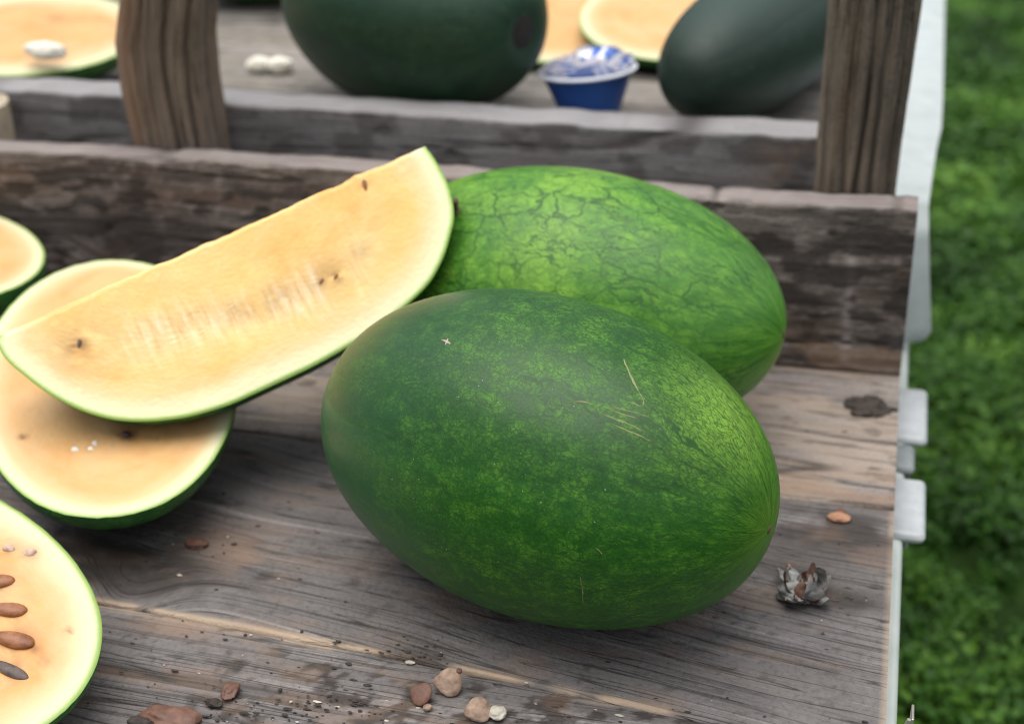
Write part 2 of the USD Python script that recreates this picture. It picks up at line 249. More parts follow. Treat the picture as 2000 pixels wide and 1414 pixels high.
# ------------------------------------------------------------------ ground and lawn
g = 220.0
gx, gy = np.meshgrid(np.linspace(-g, g, 21), np.linspace(-g, g, 21), indexing="ij")
gv = np.c_[gx.ravel(), gy.ravel(), np.full(gx.size, GROUND)]
gi = np.arange(441).reshape(21, 21)
gf = np.stack([gi[:-1, :-1], gi[1:, :-1], gi[1:, 1:], gi[:-1, 1:]], -1).reshape(-1, 4)
tag(obj("lawn_ground", (gv, gf), "lawn"), kind="structure", label="dark green lawn beside and under the wooden display")

def tuft(seed, nb):
    r = np.random.default_rng(seed); V, Fc = [], []
    for k in range(nb):
        az, h, w = r.uniform(0, 2 * np.pi), r.uniform(0.018, 0.050), r.uniform(0.0014, 0.0028)
        base = np.r_[r.normal(0, 0.016, 2), 0]; d = np.array([np.cos(az), np.sin(az), 0]); s = np.array([-d[1], d[0], 0]); lean = r.uniform(0.25, 1.1)
        n = len(V)
        for t, ww in ((0, 0.8), (0.5, 1.0), (0.85, 0.6)):
            c = base + np.r_[d[:2] * h * lean * t ** 1.6, h * t * (1 - 0.25 * lean * t)]
            V += [c - s * w * ww, c + s * w * ww]
        V.append(base + np.r_[d[:2] * h * lean, h * (1 - 0.28 * lean)])
        Fc += [[n, n + 1, n + 3], [n, n + 3, n + 2], [n + 2, n + 3, n + 5], [n + 2, n + 5, n + 4], [n + 4, n + 5, n + 6]]
    for k in range(nb // 2):                                             # small round clover leaves between the blades
        c = np.r_[r.normal(0, 0.02, 2), r.uniform(0.02, 0.042)]; rad = r.uniform(0.003, 0.0062); nrm = np.r_[r.normal(0, 0.35, 2), 1]; nrm /= np.linalg.norm(nrm)
        u = np.cross(nrm, [1, 0, 0]); u /= np.linalg.norm(u); v = np.cross(nrm, u); n = len(V); V.append(c)
        for q in range(7): V.append(c + rad * (u * np.cos(q * 0.8976) + v * np.sin(q * 0.8976)) + nrm * 0.0015)
        Fc += [[n, n + 1 + q, n + 1 + (q + 1) % 7] for q in range(7)]
    return np.array(V), np.array(Fc)

pi = UsdGeom.PointInstancer.Define(stage, "/World/grass")
tag(pi.GetPrim(), "short green grass and clover of the lawn", "grass", kind="stuff")
UsdGeom.Scope.Define(stage, "/World/grass/tufts")
protos = []
for k in range(4):
    m = usdkit.mesh(stage, f"/World/grass/tufts/tuft_{k:03d}", tuft(100 + k, 26), "/World/Looks/blade")
    protos.append(m.GetPath())
pi.CreatePrototypesRel().SetTargets(protos)
N = 36000
pos = np.c_[rng.uniform(-1.6, 3.0, N), rng.uniform(-1.4, 5.4, N), np.full(N, GROUND)]
dens = fbm(np.c_[pos[:, :2] * 2.2, np.zeros(N)], 3, 5)
keep = (rng.uniform(0, 1, N) < sm(0.2, 0.55, dens) * 0.6 + 0.4) & ((pos[:, 0] > -0.25) | (rng.uniform(0, 1, N) < 0.25))
pos = pos[keep]; N = len(pos); dens = dens[keep]
ang = rng.uniform(0, 2 * np.pi, N); sc = rng.uniform(0.7, 1.35, N) * (0.7 + 0.7 * sm(0.3, 0.7, dens))
pi.CreatePositionsAttr(Vt.Vec3fArray.FromNumpy(pos.astype(np.float32)))
pi.CreateProtoIndicesAttr(Vt.IntArray.FromNumpy(rng.integers(0, 4, N).astype(np.int32)))
pi.CreateOrientationsAttr(Vt.QuathArray([Gf.Quath(float(math.cos(a / 2)), 0, 0, float(math.sin(a / 2))) for a in ang]))
pi.CreateScalesAttr(Vt.Vec3fArray.FromNumpy(np.repeat(sc[:, None], 3, 1).astype(np.float32)))

# ------------------------------------------------------------------ boards of the display
def board(x0, x1, f0, f1, thick, seed, nx=200, ny=60, bevel=0.0022, knots=(), skew=0.0, swirl=0.012, rough=1.0, marks=None, frame=None, endwear=0.0, edge=0.0008):
    """A weathered board: x along, y across from f0(x) to f1(x), its face at z = 0 looking up. Returns mesh and primvars. frame = 3x4 matrix into the scene."""
    xs = np.linspace(x0, x1, nx)
    c0 = np.array([f0(x) for x in xs]); c1 = np.array([f1(x) for x in xs])
    c0 = c0 + edge * 2 * (fbm(np.c_[xs * 28, xs * 0, xs * 0 + seed], 4, seed) - 0.5) * 2; c1 = c1 + edge * 2 * (fbm(np.c_[xs * 28, xs * 0, xs * 0 + seed + 9], 4, seed + 3) - 0.5) * 2
    loop = []                                                            # (side: 0 front edge / 1 back edge / -1 face, across offset or fraction, depth, normal y, normal z)
    for d in np.linspace(1, 0.12, 5): loop.append((0, 0.0, d * thick, -1, 0))
    for q in np.radians([20, 45, 70]): loop.append((0, bevel * (1 - math.cos(q)), bevel * (1 - math.sin(q)), -math.cos(q), math.sin(q)))
    for v in np.linspace(0, 1, ny): loop.append((-1, v, 0.0, 0, 1))
    for q in np.radians([70, 45, 20]): loop.append((1, bevel * (1 - math.cos(q)), bevel * (1 - math.sin(q)), math.cos(q), math.sin(q)))
    for d in np.linspace(0.12, 1, 5): loop.append((1, 0.0, d * thick, 1, 0))
    n = len(loop)
    Y = np.zeros((nx, n)); Z = np.zeros((nx, n)); NY = np.zeros((nx, n)); NZ = np.zeros((nx, n))
    bm = 0.6 + 1.6 * fbm(np.c_[xs * 16, xs * 0, xs * 0 + seed * 1.7], 3, seed + 5)
    for j, (s, o, d, ny_, nz_) in enumerate(loop):
        if s == 0: Y[:, j] = c0 + (o * bm if o else 0)
        elif s == 1: Y[:, j] = c1 - (o * bm if o else 0)
        else: Y[:, j] = (c0 + bevel * bm) * (1 - o) + (c1 - bevel * bm) * o
        Z[:, j] = -d * (bm if 0 < d < bevel * 1.01 else 1)
        NY[:, j], NZ[:, j] = ny_, nz_
    X = np.repeat(xs[:, None], n, 1)
    gx_, gy_ = X.copy(), Y + skew * X
    gy_ = gy_ + swirl * 2 * (fbm(np.stack([X * 3.0, Y * 5.0, 0 * X + seed], -1), 3, seed + 20) - 0.5)
    kd = np.zeros_like(X)
    for kx, ky, kr in knots:
        dx, dy = X - kx, Y - ky
        w = kr * 1.6 * np.exp(-(dx / (2.2 * kr)) ** 2)
        gy_ = gy_ - dy + np.sign(dy) * (np.sqrt(dy ** 2 + w ** 2) - w) + 0.6 * w
        kd = np.maximum(kd, np.exp(-((dx / kr) ** 2 + (dy / kr) ** 2) * 2.2))
    P = np.stack([gx_ * 5, gy_ * 150, Z * 150 + seed], -1)
    fine = fbm(P, 3, seed + 30) - 0.5
    broad = fbm(np.stack([gx_ * 2.5, gy_ * 30, Z * 30 + seed], -1), 3, seed + 40) - 0.5
    cr = np.abs(noise(np.stack([gx_ * 3.2, gy_ * 55, Z * 0 + seed * 3.3], -1), seed + 50) - 0.5)
    crack = np.exp(-(cr / 0.022) ** 2) * sm(0.45, 0.62, noise(np.stack([X * 7, Y * 12, 0 * X + seed], -1), seed + 60))
    pit = sm(0.76, 0.88, fbm(np.stack([X * 30, Y * 55, 0 * X + seed], -1), 3, seed + 70))
    h = rough * (0.0011 * fine + 0.0022 * broad - 0.0016 * crack - 0.0018 * pit) - 0.002 * kd
    Y2, Z2 = Y + h * NY, Z + h * NZ
    V = np.stack([X, Y2, Z2], -1)
    grain = np.stack([gx_ + seed * 1.37, gy_ + seed * 0.61, Z + seed * 0.3], -1)
    mark = np.zeros((nx, n, 3))
    mark[..., 1] = np.clip(0.75 * crack + 0.65 * pit + 0.6 * kd, 0, 1)
    if marks is not None: marks(X, Y, Z, NY, NZ, mark)
    idx = np.arange(nx * n).reshape(nx, n)
    a, b, c, d = idx[:-1, :], np.roll(idx[:-1, :], -1, 1), np.roll(idx[1:, :], -1, 1), idx[1:, :]
    F4 = np.stack([a, d, c, b], -1).reshape(-1, 4)
    F3 = np.vstack([F4[:, [0, 1, 2]], F4[:, [0, 2, 3]]])
    V, grain, mark = V.reshape(-1, 3), grain.reshape(-1, 3), mark.reshape(-1, 3)
    for st, flip in ((0, False), (nx - 1, True)):                        # ends, with vertices of their own so that the edge stays crisp
        ring = idx[st]; k = len(V); cen = V[ring].mean(0)
        V = np.vstack([V, V[ring], cen]); gr = grain[ring] * [0.1, 1, 1]; grain = np.vstack([grain, gr, gr.mean(0)]); mark = np.vstack([mark, mark[ring] + [endwear, 0, 0], [[endwear, 0, 0]]])
        i0 = np.arange(n) + k; i1 = np.roll(i0, -1); tri = np.stack([np.full(n, k + n), i0, i1], -1)
        F3 = np.vstack([F3, tri[:, ::-1] if flip else tri])
    if frame is not None:
        M = np.asarray(frame, float); V = V @ M[:, :3].T + M[:, 3]
        if np.linalg.det(M[:, :3]) < 0: F3 = F3[:, ::-1]
    t = trimesh.Trimesh(V, F3, process=False)
    if t.volume < 0: F3 = F3[:, ::-1]
    return (V, F3), {"grain": grain, "mark": mark}

FLAT = lambda z: [[1, 0, 0, 0], [0, 1, 0, 0], [0, 0, 1, z]]
WALL = lambda y: [[1, 0, 0, 0], [0, 0, -1, y], [0, 1, 0, 0]]                # face turned towards the camera

rack = thing("wooden_display", "weathered grey timber display with a front tray, back board and raised shelf", "display stand")
seamA = lambda x: -0.2075 + 0.010 * sm(-0.1, -0.5, x)
seamB = lambda x: -0.437 - 0.062 * (x + 0.531) - 0.10 * max(0.0, x + 0.30) * 0.35
blot = lambda X, Y, k, s=40: fbm(np.stack([X * s, Y * s, 0 * X + k], -1), 4, k)

def marks_rear(X, Y, Z, NY, NZ, m):
    m[..., 2] = np.maximum(m[..., 2], 0.55 * sm(-0.155, -0.19, Y) * sm(0.3, 0.5, blot(X * 0.3, Y * 3, 3)) * sm(-0.3, -0.06, X))
    m[..., 0] = np.maximum(m[..., 0], 0.30 * sm(0.45, 0.65, blot(X * .4, Y * 2, 8, 30)))
    m[..., 1] = np.maximum(m[..., 1], 0.4 * sm(0.64, 0.74, blot(X * .8, Y * 1.4, 5, 70)))
    m[..., 1] = np.maximum(m[..., 1], 0.9 * np.exp(-(((X + 0.030) / 0.022) ** 2 + ((Y + 0.055) / 0.016) ** 2)) * sm(0.3, 0.55, blot(X, Y, 12, 110)))
def marks_mid(X, Y, Z, NY, NZ, m):
    b = blot(X, Y, 21, 34)
    zone = np.exp(-(((X + 0.045) / 0.06) ** 2 + ((Y + 0.245) / 0.035) ** 2)) + 1.3 * np.exp(-(((X + 0.545) / 0.085) ** 2 + ((Y + 0.392) / 0.034) ** 2)) + 0.8 * np.exp(-(((X + 0.03) / 0.03) ** 2 + ((Y + 0.33) / 0.012) ** 2)) + 0.7 * np.exp(-(((X + 0.07) / 0.04) ** 2 + ((Y + 0.318) / 0.03) ** 2)) + 0.8 * np.exp(-(((X + 0.30) / 0.025) ** 2 + ((Y + 0.452) / 0.012) ** 2))  # broadest patch: dark knotty wood plus shade painted under the flat melon half
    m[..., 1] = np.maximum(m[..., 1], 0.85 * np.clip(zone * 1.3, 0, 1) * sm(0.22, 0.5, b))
    m[..., 1] = np.maximum(m[..., 1], 0.4 * sm(0.66, 0.76, blot(X, Y * 2, 24, 90)))
    e = np.exp(-((Y - np.vectorize(seamB)(X) - 0.0018) / 0.0032) ** 2) * sm(0.34, 0.52, blot(X * .5, Y * 0, 27, 40))
    m[..., 0] = np.maximum(m[..., 0], 0.85 * e * sm(0.02, -0.2, X))
    m[..., 2] = np.maximum(m[..., 2], 0.55 * np.exp(-(((X + 0.46 + (Y + 0.36) * 0.9) / 0.035) ** 2 + ((Y + 0.36) / 0.03) ** 2)) * sm(0.35, 0.6, blot(X, Y, 31, 30)))
    m[..., 2] = np.maximum(m[..., 2], 0.2 * sm(0.55, 0.7, blot(X, Y * 2.5, 33, 22)))
    m[..., 0] = np.maximum(m[..., 0], 0.5 * sm(-0.004, -0.001, X) * (NZ > 0.5))
def marks_front(X, Y, Z, NY, NZ, m):
    b = blot(X, Y * 1.5, 41, 75)
    m[..., 1] = np.maximum(m[..., 1], 0.85 * sm(0.54, 0.66, b) * sm(-0.47, -0.40, X) * sm(-0.45, -0.47, Y))
    m[..., 1] = np.maximum(m[..., 1], 0.5 * sm(0.66, 0.74, blot(X, Y * 2, 44, 130)))
    m[..., 2] = np.maximum(m[..., 2], 0.6 * np.exp(-(((X + 0.47) / 0.03) ** 2 + ((Y + 0.452) / 0.008) ** 2)))
    m[..., 2] = np.maximum(m[..., 2], 0.25 * sm(0.56, 0.7, blot(X, Y * 2.5, 46, 30)))
    e = np.exp(-((Y - np.vectorize(seamB)(X) + 0.003) / 0.003) ** 2)
    m[..., 0] = np.maximum(m[..., 0], 0.5 * e * sm(0.4, 0.6, blot(X * .6, Y * 0, 48, 40)))
def marks_riser(X, Y, Z, NY, NZ, m):
    m[..., 1] = np.maximum(m[..., 1], 0.85 * sm(0.50, 0.58, blot(X * 0.6, Y * 1.7, 51, 55)) * sm(0.152, 0.13, Y) * (NZ > 0.4))
    m[..., 1] = np.maximum(m[..., 1], 0.75 * np.exp(-((Y - 0.078) / 0.024) ** 2) * sm(0.38, 0.55, blot(X * 0.4, Y * 1.5, 53, 30)) * (NZ > 0.4))
    m[..., 2] = np.maximum(m[..., 2], 0.55 * sm(0.06, 0.01, Y) * sm(0.42, 0.6, blot(X, Y * 2, 55, 30)) * sm(-0.2, -0.05, X))
    m[..., 0] = np.maximum(m[..., 0], 0.28 * sm(0.56, 0.70, blot(X * 1.2, Y * 2.2, 57, 80)))
    m[..., 0] = np.maximum(m[..., 0], 0.55 * np.exp(-((X + 0.049 + 0.004 * (fbm(np.stack([Y * 30, Y * 0, Y * 0], -1), 2, 3) - .5)) / 0.0042) ** 2) * (NZ > 0.4) * sm(0.14, 0.11, Y))
    m[..., 0] = np.maximum(m[..., 0], 0.45 * (NY > 0.5))  # top edge: sun-bleached tone and sky light painted in together
    for hx, hz, r in ((-0.702, 0.103, .006), (-0.694, 0.125, .003), (-0.694, 0.112, .003), (-0.75, 0.075, .010), (-0.735, 0.068, .012), (-0.072, 0.118, .004), (-0.07, 0.100, .004)):
        m[..., 1] = np.maximum(m[..., 1], np.exp(-(((X - hx) / (1.5 * r)) ** 2 + ((Y - hz) / r) ** 2)) * (NZ > 0.4))

m_, p_ = board(-1.15, 0.0, lambda x: seamA(x) + 0.0013, lambda x: 0.034, 0.028, 3, 420, 84, marks=marks_rear, skew=0.02, frame=FLAT(0.0), endwear=0.3)
obj("plank", m_, "rear_plank_wood", rack, True, "rear tray plank under the back melon, pale brown at its right end", p_)
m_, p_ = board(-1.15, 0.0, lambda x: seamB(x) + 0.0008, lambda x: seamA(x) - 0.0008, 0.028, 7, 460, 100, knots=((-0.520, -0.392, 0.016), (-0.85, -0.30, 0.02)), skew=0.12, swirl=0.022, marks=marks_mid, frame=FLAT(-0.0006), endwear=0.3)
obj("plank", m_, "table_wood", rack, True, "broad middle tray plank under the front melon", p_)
m_, p_ = board(-1.15, -0.001, lambda x: -0.66, lambda x: seamB(x) - 0.0004, 0.028, 12, 460, 100, skew=0.03, swirl=0.012, rough=1.3, marks=marks_front, frame=FLAT(-0.0012), endwear=0.3)
obj("plank", m_, "table_wood", rack, True, "front tray plank, pitted and dotted with crumbs", p_)
m_, p_ = board(-1.22, 0.0, lambda x: 0.0015, lambda x: 0.1553 + 0.0016 * math.sin(x * 9), 0.0295, 17, 460, 70, bevel=0.003, knots=((-0.74, 0.072, 0.014),), rough=1.7, swirl=0.02, marks=marks_riser, frame=WALL(0.0), endwear=0.1, edge=0.0013)
obj("back_board", m_, "riser_wood", rack, True, "upright board with dark weathering behind the melons", p_)
def marks_rail(X, Y, Z, NY, NZ, m):
    m[..., 1] = np.maximum(m[..., 1], 0.5 * sm(0.5, 0.62, blot(X * .7, Y, 61, 40)) * (NZ > 0.4)); m[..., 0] = np.maximum(m[..., 0], 0.45 * (NY > 0.5))  # bleached top edge also carries painted light from above
    m[..., 2] = np.maximum(m[..., 2], 0.5 * sm(-0.16, -0.10, X) * sm(0.35, 0.55, blot(X, Y, 63, 30)))
m_, p_ = board(-1.22, -0.0895, lambda x: 0.012, lambda x: 0.1653 + 0.001 * math.sin(x * 7 + 1), 0.043, 23, 420, 60, bevel=0.003, rough=1.0, marks=marks_rail, frame=WALL(0.1302), edge=0.001)
obj("rail", m_, "rail_wood", rack, True, "grey rail along the front of the raised shelf", p_)
for k in range(5):
    y0 = 0.1745 + k * 0.148
    m_, p_ = board(-1.25, -0.098 + 0.004 * math.sin(k * 2.2), lambda x: y0, lambda x: y0 + 0.1455, 0.022, 31 + k, 200, 30, frame=FLAT(0.12 + 0.0006 * (k % 2)), skew=0.01 * k)
    obj("shelf_plank", m_, "shelf_wood", rack, True, None, p_)

def post(name, cen, half, z0, z1, seed, grooves, label, nz=240, na=132, pw=3.2, tint=None):
    """An upright of split timber with a rounded, grooved section; cen(z) and half(z) give the centre and half widths in x and y."""
    zs = np.linspace(z0, z1, nz); th = np.linspace(0, 2 * np.pi, na, endpoint=False)
    T, Zg = np.meshgrid(th, zs)
    C = np.array([cen(z) for z in zs])[:, None, :]; Hh = np.array([half(z) for z in zs])[:, None, :]
    cs, sn = np.cos(T), np.sin(T)
    rr = (np.abs(cs) ** pw + np.abs(sn) ** pw) ** (-1 / pw)
    X, Y = rr * cs * Hh[..., 0], rr * sn * Hh[..., 1]
    d = np.zeros_like(T); st = np.zeros_like(T)
    for a0, w, dep in grooves:
        aa = a0 + 0.10 * (fbm(np.stack([Zg * 9, 0 * T, 0 * T + a0 * 5], -1), 3, seed) - 0.5) * 2
        gg = np.exp(-(((T - aa + np.pi) % (2 * np.pi) - np.pi) / w) ** 2) * (0.45 + 1.1 * (noise(np.stack([Zg * 14, 0 * T + a0, 0 * T], -1), seed + 4)))
        d -= dep * gg; st = np.maximum(st, np.clip(gg, 0, 1) * 0.8)
    s = T * 0.045
    d += 0.0035 * (fbm(np.stack([s * 90, Zg * 6, 0 * T + seed], -1), 4, seed + 1) - 0.5) + 0.0016 * (fbm(np.stack([s * 400, Zg * 14, 0 * T + seed], -1), 3, seed + 2) - 0.5)
    f = 1 + d / np.hypot(X, Y)
    V = np.stack([C[..., 0] + X * f, C[..., 1] + Y * f, Zg], -1)
    grain = np.stack([Zg + seed, s + seed * .7, 0 * T + 0.1 * np.cos(T)], -1)
    mark = np.zeros((nz, na, 3)); mark[..., 1] = st
    if tint: tint(T, Zg, mark)
    idx = np.arange(nz * na).reshape(nz, na)
    a, b, c, e = idx[:-1], np.roll(idx[:-1], -1, 1), np.roll(idx[1:], -1, 1), idx[1:]
    F = np.stack([a, b, c, e], -1).reshape(-1, 4); F = np.vstack([F[:, [0, 1, 2]], F[:, [0, 2, 3]]])
    V = V.reshape(-1, 3); grain = grain.reshape(-1, 3); mark = mark.reshape(-1, 3); k = len(V)
    V = np.vstack([V, [*cen(z0), z0], [*cen(z1), z1]]); grain = np.vstack([grain, grain[:2]]); mark = np.vstack([mark, mark[:2]])
    F = np.vstack([F, np.stack([np.full(na, k), np.roll(idx[0], -1), idx[0]], -1), np.stack([np.full(na, k + 1), idx[-1], np.roll(idx[-1], -1)], -1)])
    return obj(name, (V, F), "post_wood", rack, True, label, {"grain": grain, "mark": mark})

def tintL(T, Z, m):
    m[..., 2] = 0.85 * np.exp(-((T - 3.85) / 0.50) ** 2) * sm(0.3, 0.5, fbm(np.stack([T * 2, Z * 9, 0 * T], -1), 3, 77))
xl = lambda z: np.interp(z, [0.0, 0.15, 0.20, 0.245, 0.30, 0.55], [-0.6850, -0.6870, -0.6905, -0.6890, -0.6760, -0.652])
wl = lambda z: np.interp(z, [0.0, 0.15, 0.20, 0.25, 0.30, 0.55], [0.0385, 0.0385, 0.0400, 0.0395, 0.0375, 0.0375])
post("post", lambda z: (xl(z), 0.0805), lambda z: (wl(z), 0.040), -0.03, 0.62, 5, ((4.15, .04, .005), (4.45, .035, .003), (5.1, .05, .006), (5.55, .05, .004), (3.5, .06, .003)), "curved brown and grey left upright", tint=tintL, pw=4.2)
post("post", lambda z: (-0.0505 - 0.002 * math.sin(z * 12), 0.078), lambda z: (0.0345 + 0.012 * max(0, z - 0.15), 0.040), -0.03, 0.62, 9, ((4.35, .06, .009), (4.75, .055, .013), (5.1, .05, .008), (5.5, .07, .010), (3.9, .06, .006), (0.3, .08, .008)), "deeply grooved right upright", pw=4.0)

# ------------------------------------------------------------------ white table, cloth and clips along the right side
tb = thing("white_table", "white painted table carrying the wooden display, only its right edge showing", "table", (0, 0, 0))
def rbox(lo, hi, r=0.003):
    import manifold3d as m3
    lo, hi = np.array(lo, float), np.array(hi, float); s = m3.Manifold.sphere(r, 12)
    return m3.Manifold.batch_hull([s.translate([float(x), float(y), float(z)]) for x in (lo[0] + r, hi[0] - r) for y in (lo[1] + r, hi[1] - r) for z in (lo[2] + r, hi[2] - r)])
obj("tabletop", rbox((-1.3, -0.655, -0.062), (0.0092, 0.95, -0.032), 0.005), "paint_white", tb, 40)
for lx in (-1.22, -0.06):
    for ly in (-0.60, 0.88):
        obj("leg", rbox((lx, ly, GROUND), (lx + 0.05, ly + 0.05, -0.0615), 0.004), "paint_white", tb, 40)

prof = [(0.95, 0.106), (0.6, 0.106), (0.40, 0.106), (0.28, 0.106), (0.20, 0.104), (0.160, 0.098), (0.136, 0.078), (0.128, 0.05), (0.1225, 0.02), (0.119, -0.008), (0.1175, -0.024)]
pr = np.array(prof); ss = np.r_[0, np.cumsum(np.hypot(*np.diff(pr, axis=0).T))]; S = np.linspace(0, ss[-1], 220)
py, pz = np.interp(S, ss, pr[:, 0]), np.interp(S, ss, pr[:, 1])
right = np.where(S < 0.80, np.interp(py, [0.15, 0.223, 0.288, 0.356, 0.46, 0.84, 0.95], [0.0135, 0.017, 0.020, 0.025, 0.027, 0.031, 0.033]), np.interp(pz, [-0.024, -0.019, -0.012, 0.045, 0.095], [0.017, 0.0245, 0.027, 0.0195, 0.0135]))
U = np.linspace(0, 1, 46); left = -0.15
XX = left + (right[:, None] - left) * U[None]
wav = 0.004 * np.sin(U * 19 + 1.0)[None] * sm(0.62, 0.85, S)[:, None] + 0.0012 * (fbm(np.stack([XX * 30, S[:, None] * 12 + 0 * XX, 0 * XX], -1), 3, 3) - .5)
YY = py[:, None] + wav * sm(0.62, 0.8, S)[:, None]; ZZ = pz[:, None] + 0.0015 * (fbm(np.stack([XX * 22, S[:, None] * 9 + 0 * XX, 0 * XX + 5], -1), 3, 8) - .5) - 0.006 * (U[None] ** 8) * sm(0.75, 0.5, S)[:, None]
def sheet(Xg, Yg, Zg, t):
    n0, n1 = Xg.shape; P = np.stack([Xg, Yg, Zg], -1); du = np.gradient(P, axis=0); dv = np.gradient(P, axis=1); nn = np.cross(du, dv); nn /= np.linalg.norm(nn, axis=-1, keepdims=True)
    A, B = (P + nn * t / 2).reshape(-1, 3), (P - nn * t / 2).reshape(-1, 3); i = np.arange(n0 * n1).reshape(n0, n1); k = n0 * n1
    q = np.stack([i[:-1, :-1], i[1:, :-1], i[1:, 1:], i[:-1, 1:]], -1).reshape(-1, 4); F = [q, (q + k)[:, ::-1]]
    for e in (i[0, :], i[:, -1], i[-1, ::-1], i[::-1, 0]): F.append(np.stack([e[:-1], e[1:], e[1:] + k, e[:-1] + k], -1))
    m = trimesh.Trimesh(np.vstack([A, B]), np.vstack([np.vstack([f[:, [0, 1, 2]], f[:, [0, 2, 3]]]) for f in F]), process=False)
    trimesh.repair.fix_normals(m); return m
tag(obj("white_cloth", sheet(XX, YY, ZZ, 0.003), "cloth_white", None, 50), "white cloth lying beyond the raised shelf and falling behind the right post", "cloth")

def clip(x0, x1, y0, y1, label, grey=False):
    t = thing("table_clip", label, "clip", ((x0 + x1) / 2, (y0 + y1) / 2, -0.03))
    w, l = x1 - x0, y1 - y0
    obj("jaw", rbox((-w / 2, -l / 2, -0.006), (w / 2, l / 2, 0.004), 0.0048), "clip_grey" if grey else "clip_white", t, 40)
    obj("spine", rbox((0.0100 - (x0 + x1) / 2, -l / 2 + 0.012, -0.018), (0.0140 - (x0 + x1) / 2, l / 2 - 0.006, -0.0045), 0.0018), "clip_grey" if grey else "clip_white", t, 40)
    return t
clip(-0.004, 0.0262, -0.057, 0.033, "long white clip on the table edge beside the back board")
clip(-0.004, 0.0165, -0.104, -0.066, "small grey clip on the table edge between the two white clips", True)
clip(-0.004, 0.0255, -0.201, -0.119, "white rounded clip on the table edge level with the front melon")
bt = thing("metal_bracket", "bent metal bracket with a pointed tip at the lower right table edge", "bracket", (0.0135, -0.430, -0.03))
tri = trimesh.creation.extrude_polygon(__import__("shapely").Polygon([(0.0, 0.0), (0.0105, 0.0), (0.0105, 0.034), (0.0085, 0.0345), (0.001, 0.010)]), 0.0022)
tri.apply_transform(trimesh.transformations.rotation_matrix(np.pi / 2, [1, 0, 0])); tri.apply_translation([-0.0085, -0.003, -0.012])
obj("plate", tri, "metal", bt)
obj("flange", rbox((0.0022, -0.004, -0.012), (0.0042, 0.011, 0.0225), 0.0008), "metal", bt, 40)
obj("screw", trimesh.creation.cylinder(0.0025, 0.003, sections=20, transform=trimesh.transformations.translation_matrix([0.0035, 0.004, -0.006]) @ trimesh.transformations.rotation_matrix(np.pi / 2, [0, 1, 0])), "metal", bt, 40)

# ------------------------------------------------------------------ whole melons
def melon_axes(az, tilt=0.0):
    u = np.array([math.cos(az) * math.cos(tilt), math.sin(az) * math.cos(tilt), math.sin(tilt)]); v = np.array([-math.sin(az), math.cos(az), 0]); return u, v, np.cross(u, v)

def melon(name, label, look, cen, a, b, az, tilt, seed, marks=None, ex=2.0, tip=0.0, scar=True, stem=False, stemlabel=None, group=None, dent=0.0, nt=150, na=200):
    u, v, w = melon_axes(az, tilt)
    t = np.linspace(0.0, np.pi, nt); ph = np.linspace(0, 2 * np.pi, na, endpoint=False)
    x = a * np.cos(t); r = b * np.sin(t) ** (2 / ex)
    x = x - dent * np.exp(-(r / (0.22 * b)) ** 2) * (np.cos(t) > 0) + tip * np.exp(-(r / (0.18 * b)) ** 2) * (np.cos(t) > 0)
    X = np.repeat(x[:, None], na, 1); cp, sp = np.cos(ph)[None], np.sin(ph)[None]
    D = np.stack([X / a, np.sin(t)[:, None] * cp, np.sin(t)[:, None] * sp], -1)
    bump = 1 + 0.030 * (fbm(D * 1.5 + seed, 2, seed) - 0.5) + 0.004 * (fbm(D * 6 + seed, 2, seed + 1) - 0.5)
    R = r[:, None] * bump
    loc = X[..., None] * u + (R * cp)[..., None] * v + (R * sp)[..., None] * w
    sk = np.stack([X / b * 1.0 + seed * 3.1, cp + 0 * X, sp + 0 * X], -1)
    mk = np.zeros((nt, na, 3))
    if marks: marks(X / a, ph[None] + 0 * X, D, loc, mk)
    idx = np.arange(nt * na).reshape(nt, na)
    q = np.stack([idx[:-1], idx[1:], np.roll(idx[1:], -1, 1), np.roll(idx[:-1], -1, 1)], -1).reshape(-1, 4)
    F = np.vstack([q[:, [0, 1, 2]], q[:, [0, 2, 3]]])
    V = loc.reshape(-1, 3); base = np.array([cen[0], cen[1], 0.0]); zmin = V[:, 2].min()
    off = np.array([0, 0, cen[2]])
    if trimesh.Trimesh(V, F, process=False).volume < 0: F = F[:, ::-1]
    th = thing(name, label, "watermelon", base, group=group)
    obj("rind", (V + off, F), look, th, True, None, {"skin": sk.reshape(-1, 3), "mark": mk.reshape(-1, 3)})
    if scar:                                                             # small corky scar at the blossom end
        d = trimesh.creation.icosphere(2, 1.0); d.vertices = d.vertices * [0.0009, 0.0028, 0.0028]
        d.vertices = d.vertices[:, :1] * u + d.vertices[:, 1:2] * v + d.vertices[:, 2:] * w + u * (x[0] - 0.0002) + off
        obj("blossom_scar", d, "stem_brown", th, True)
    def surf(ax, p):
        ct = np.asarray(ax) / a; st_ = np.sqrt(np.maximum(0, 1 - ct ** 2)); Dq = np.stack([ct, st_ * np.cos(p), st_ * np.sin(p)], -1)
        rq = b * st_ ** (2 / ex) * (1 + 0.030 * (fbm(Dq * 1.5 + seed, 2, seed) - 0.5) + 0.004 * (fbm(Dq * 6 + seed, 2, seed + 1) - 0.5))
        return np.asarray(ax)[..., None] * u + (rq * np.cos(p))[..., None] * v + (rq * np.sin(p))[..., None] * w + off
    return th, (u, v, w, off + base), surf

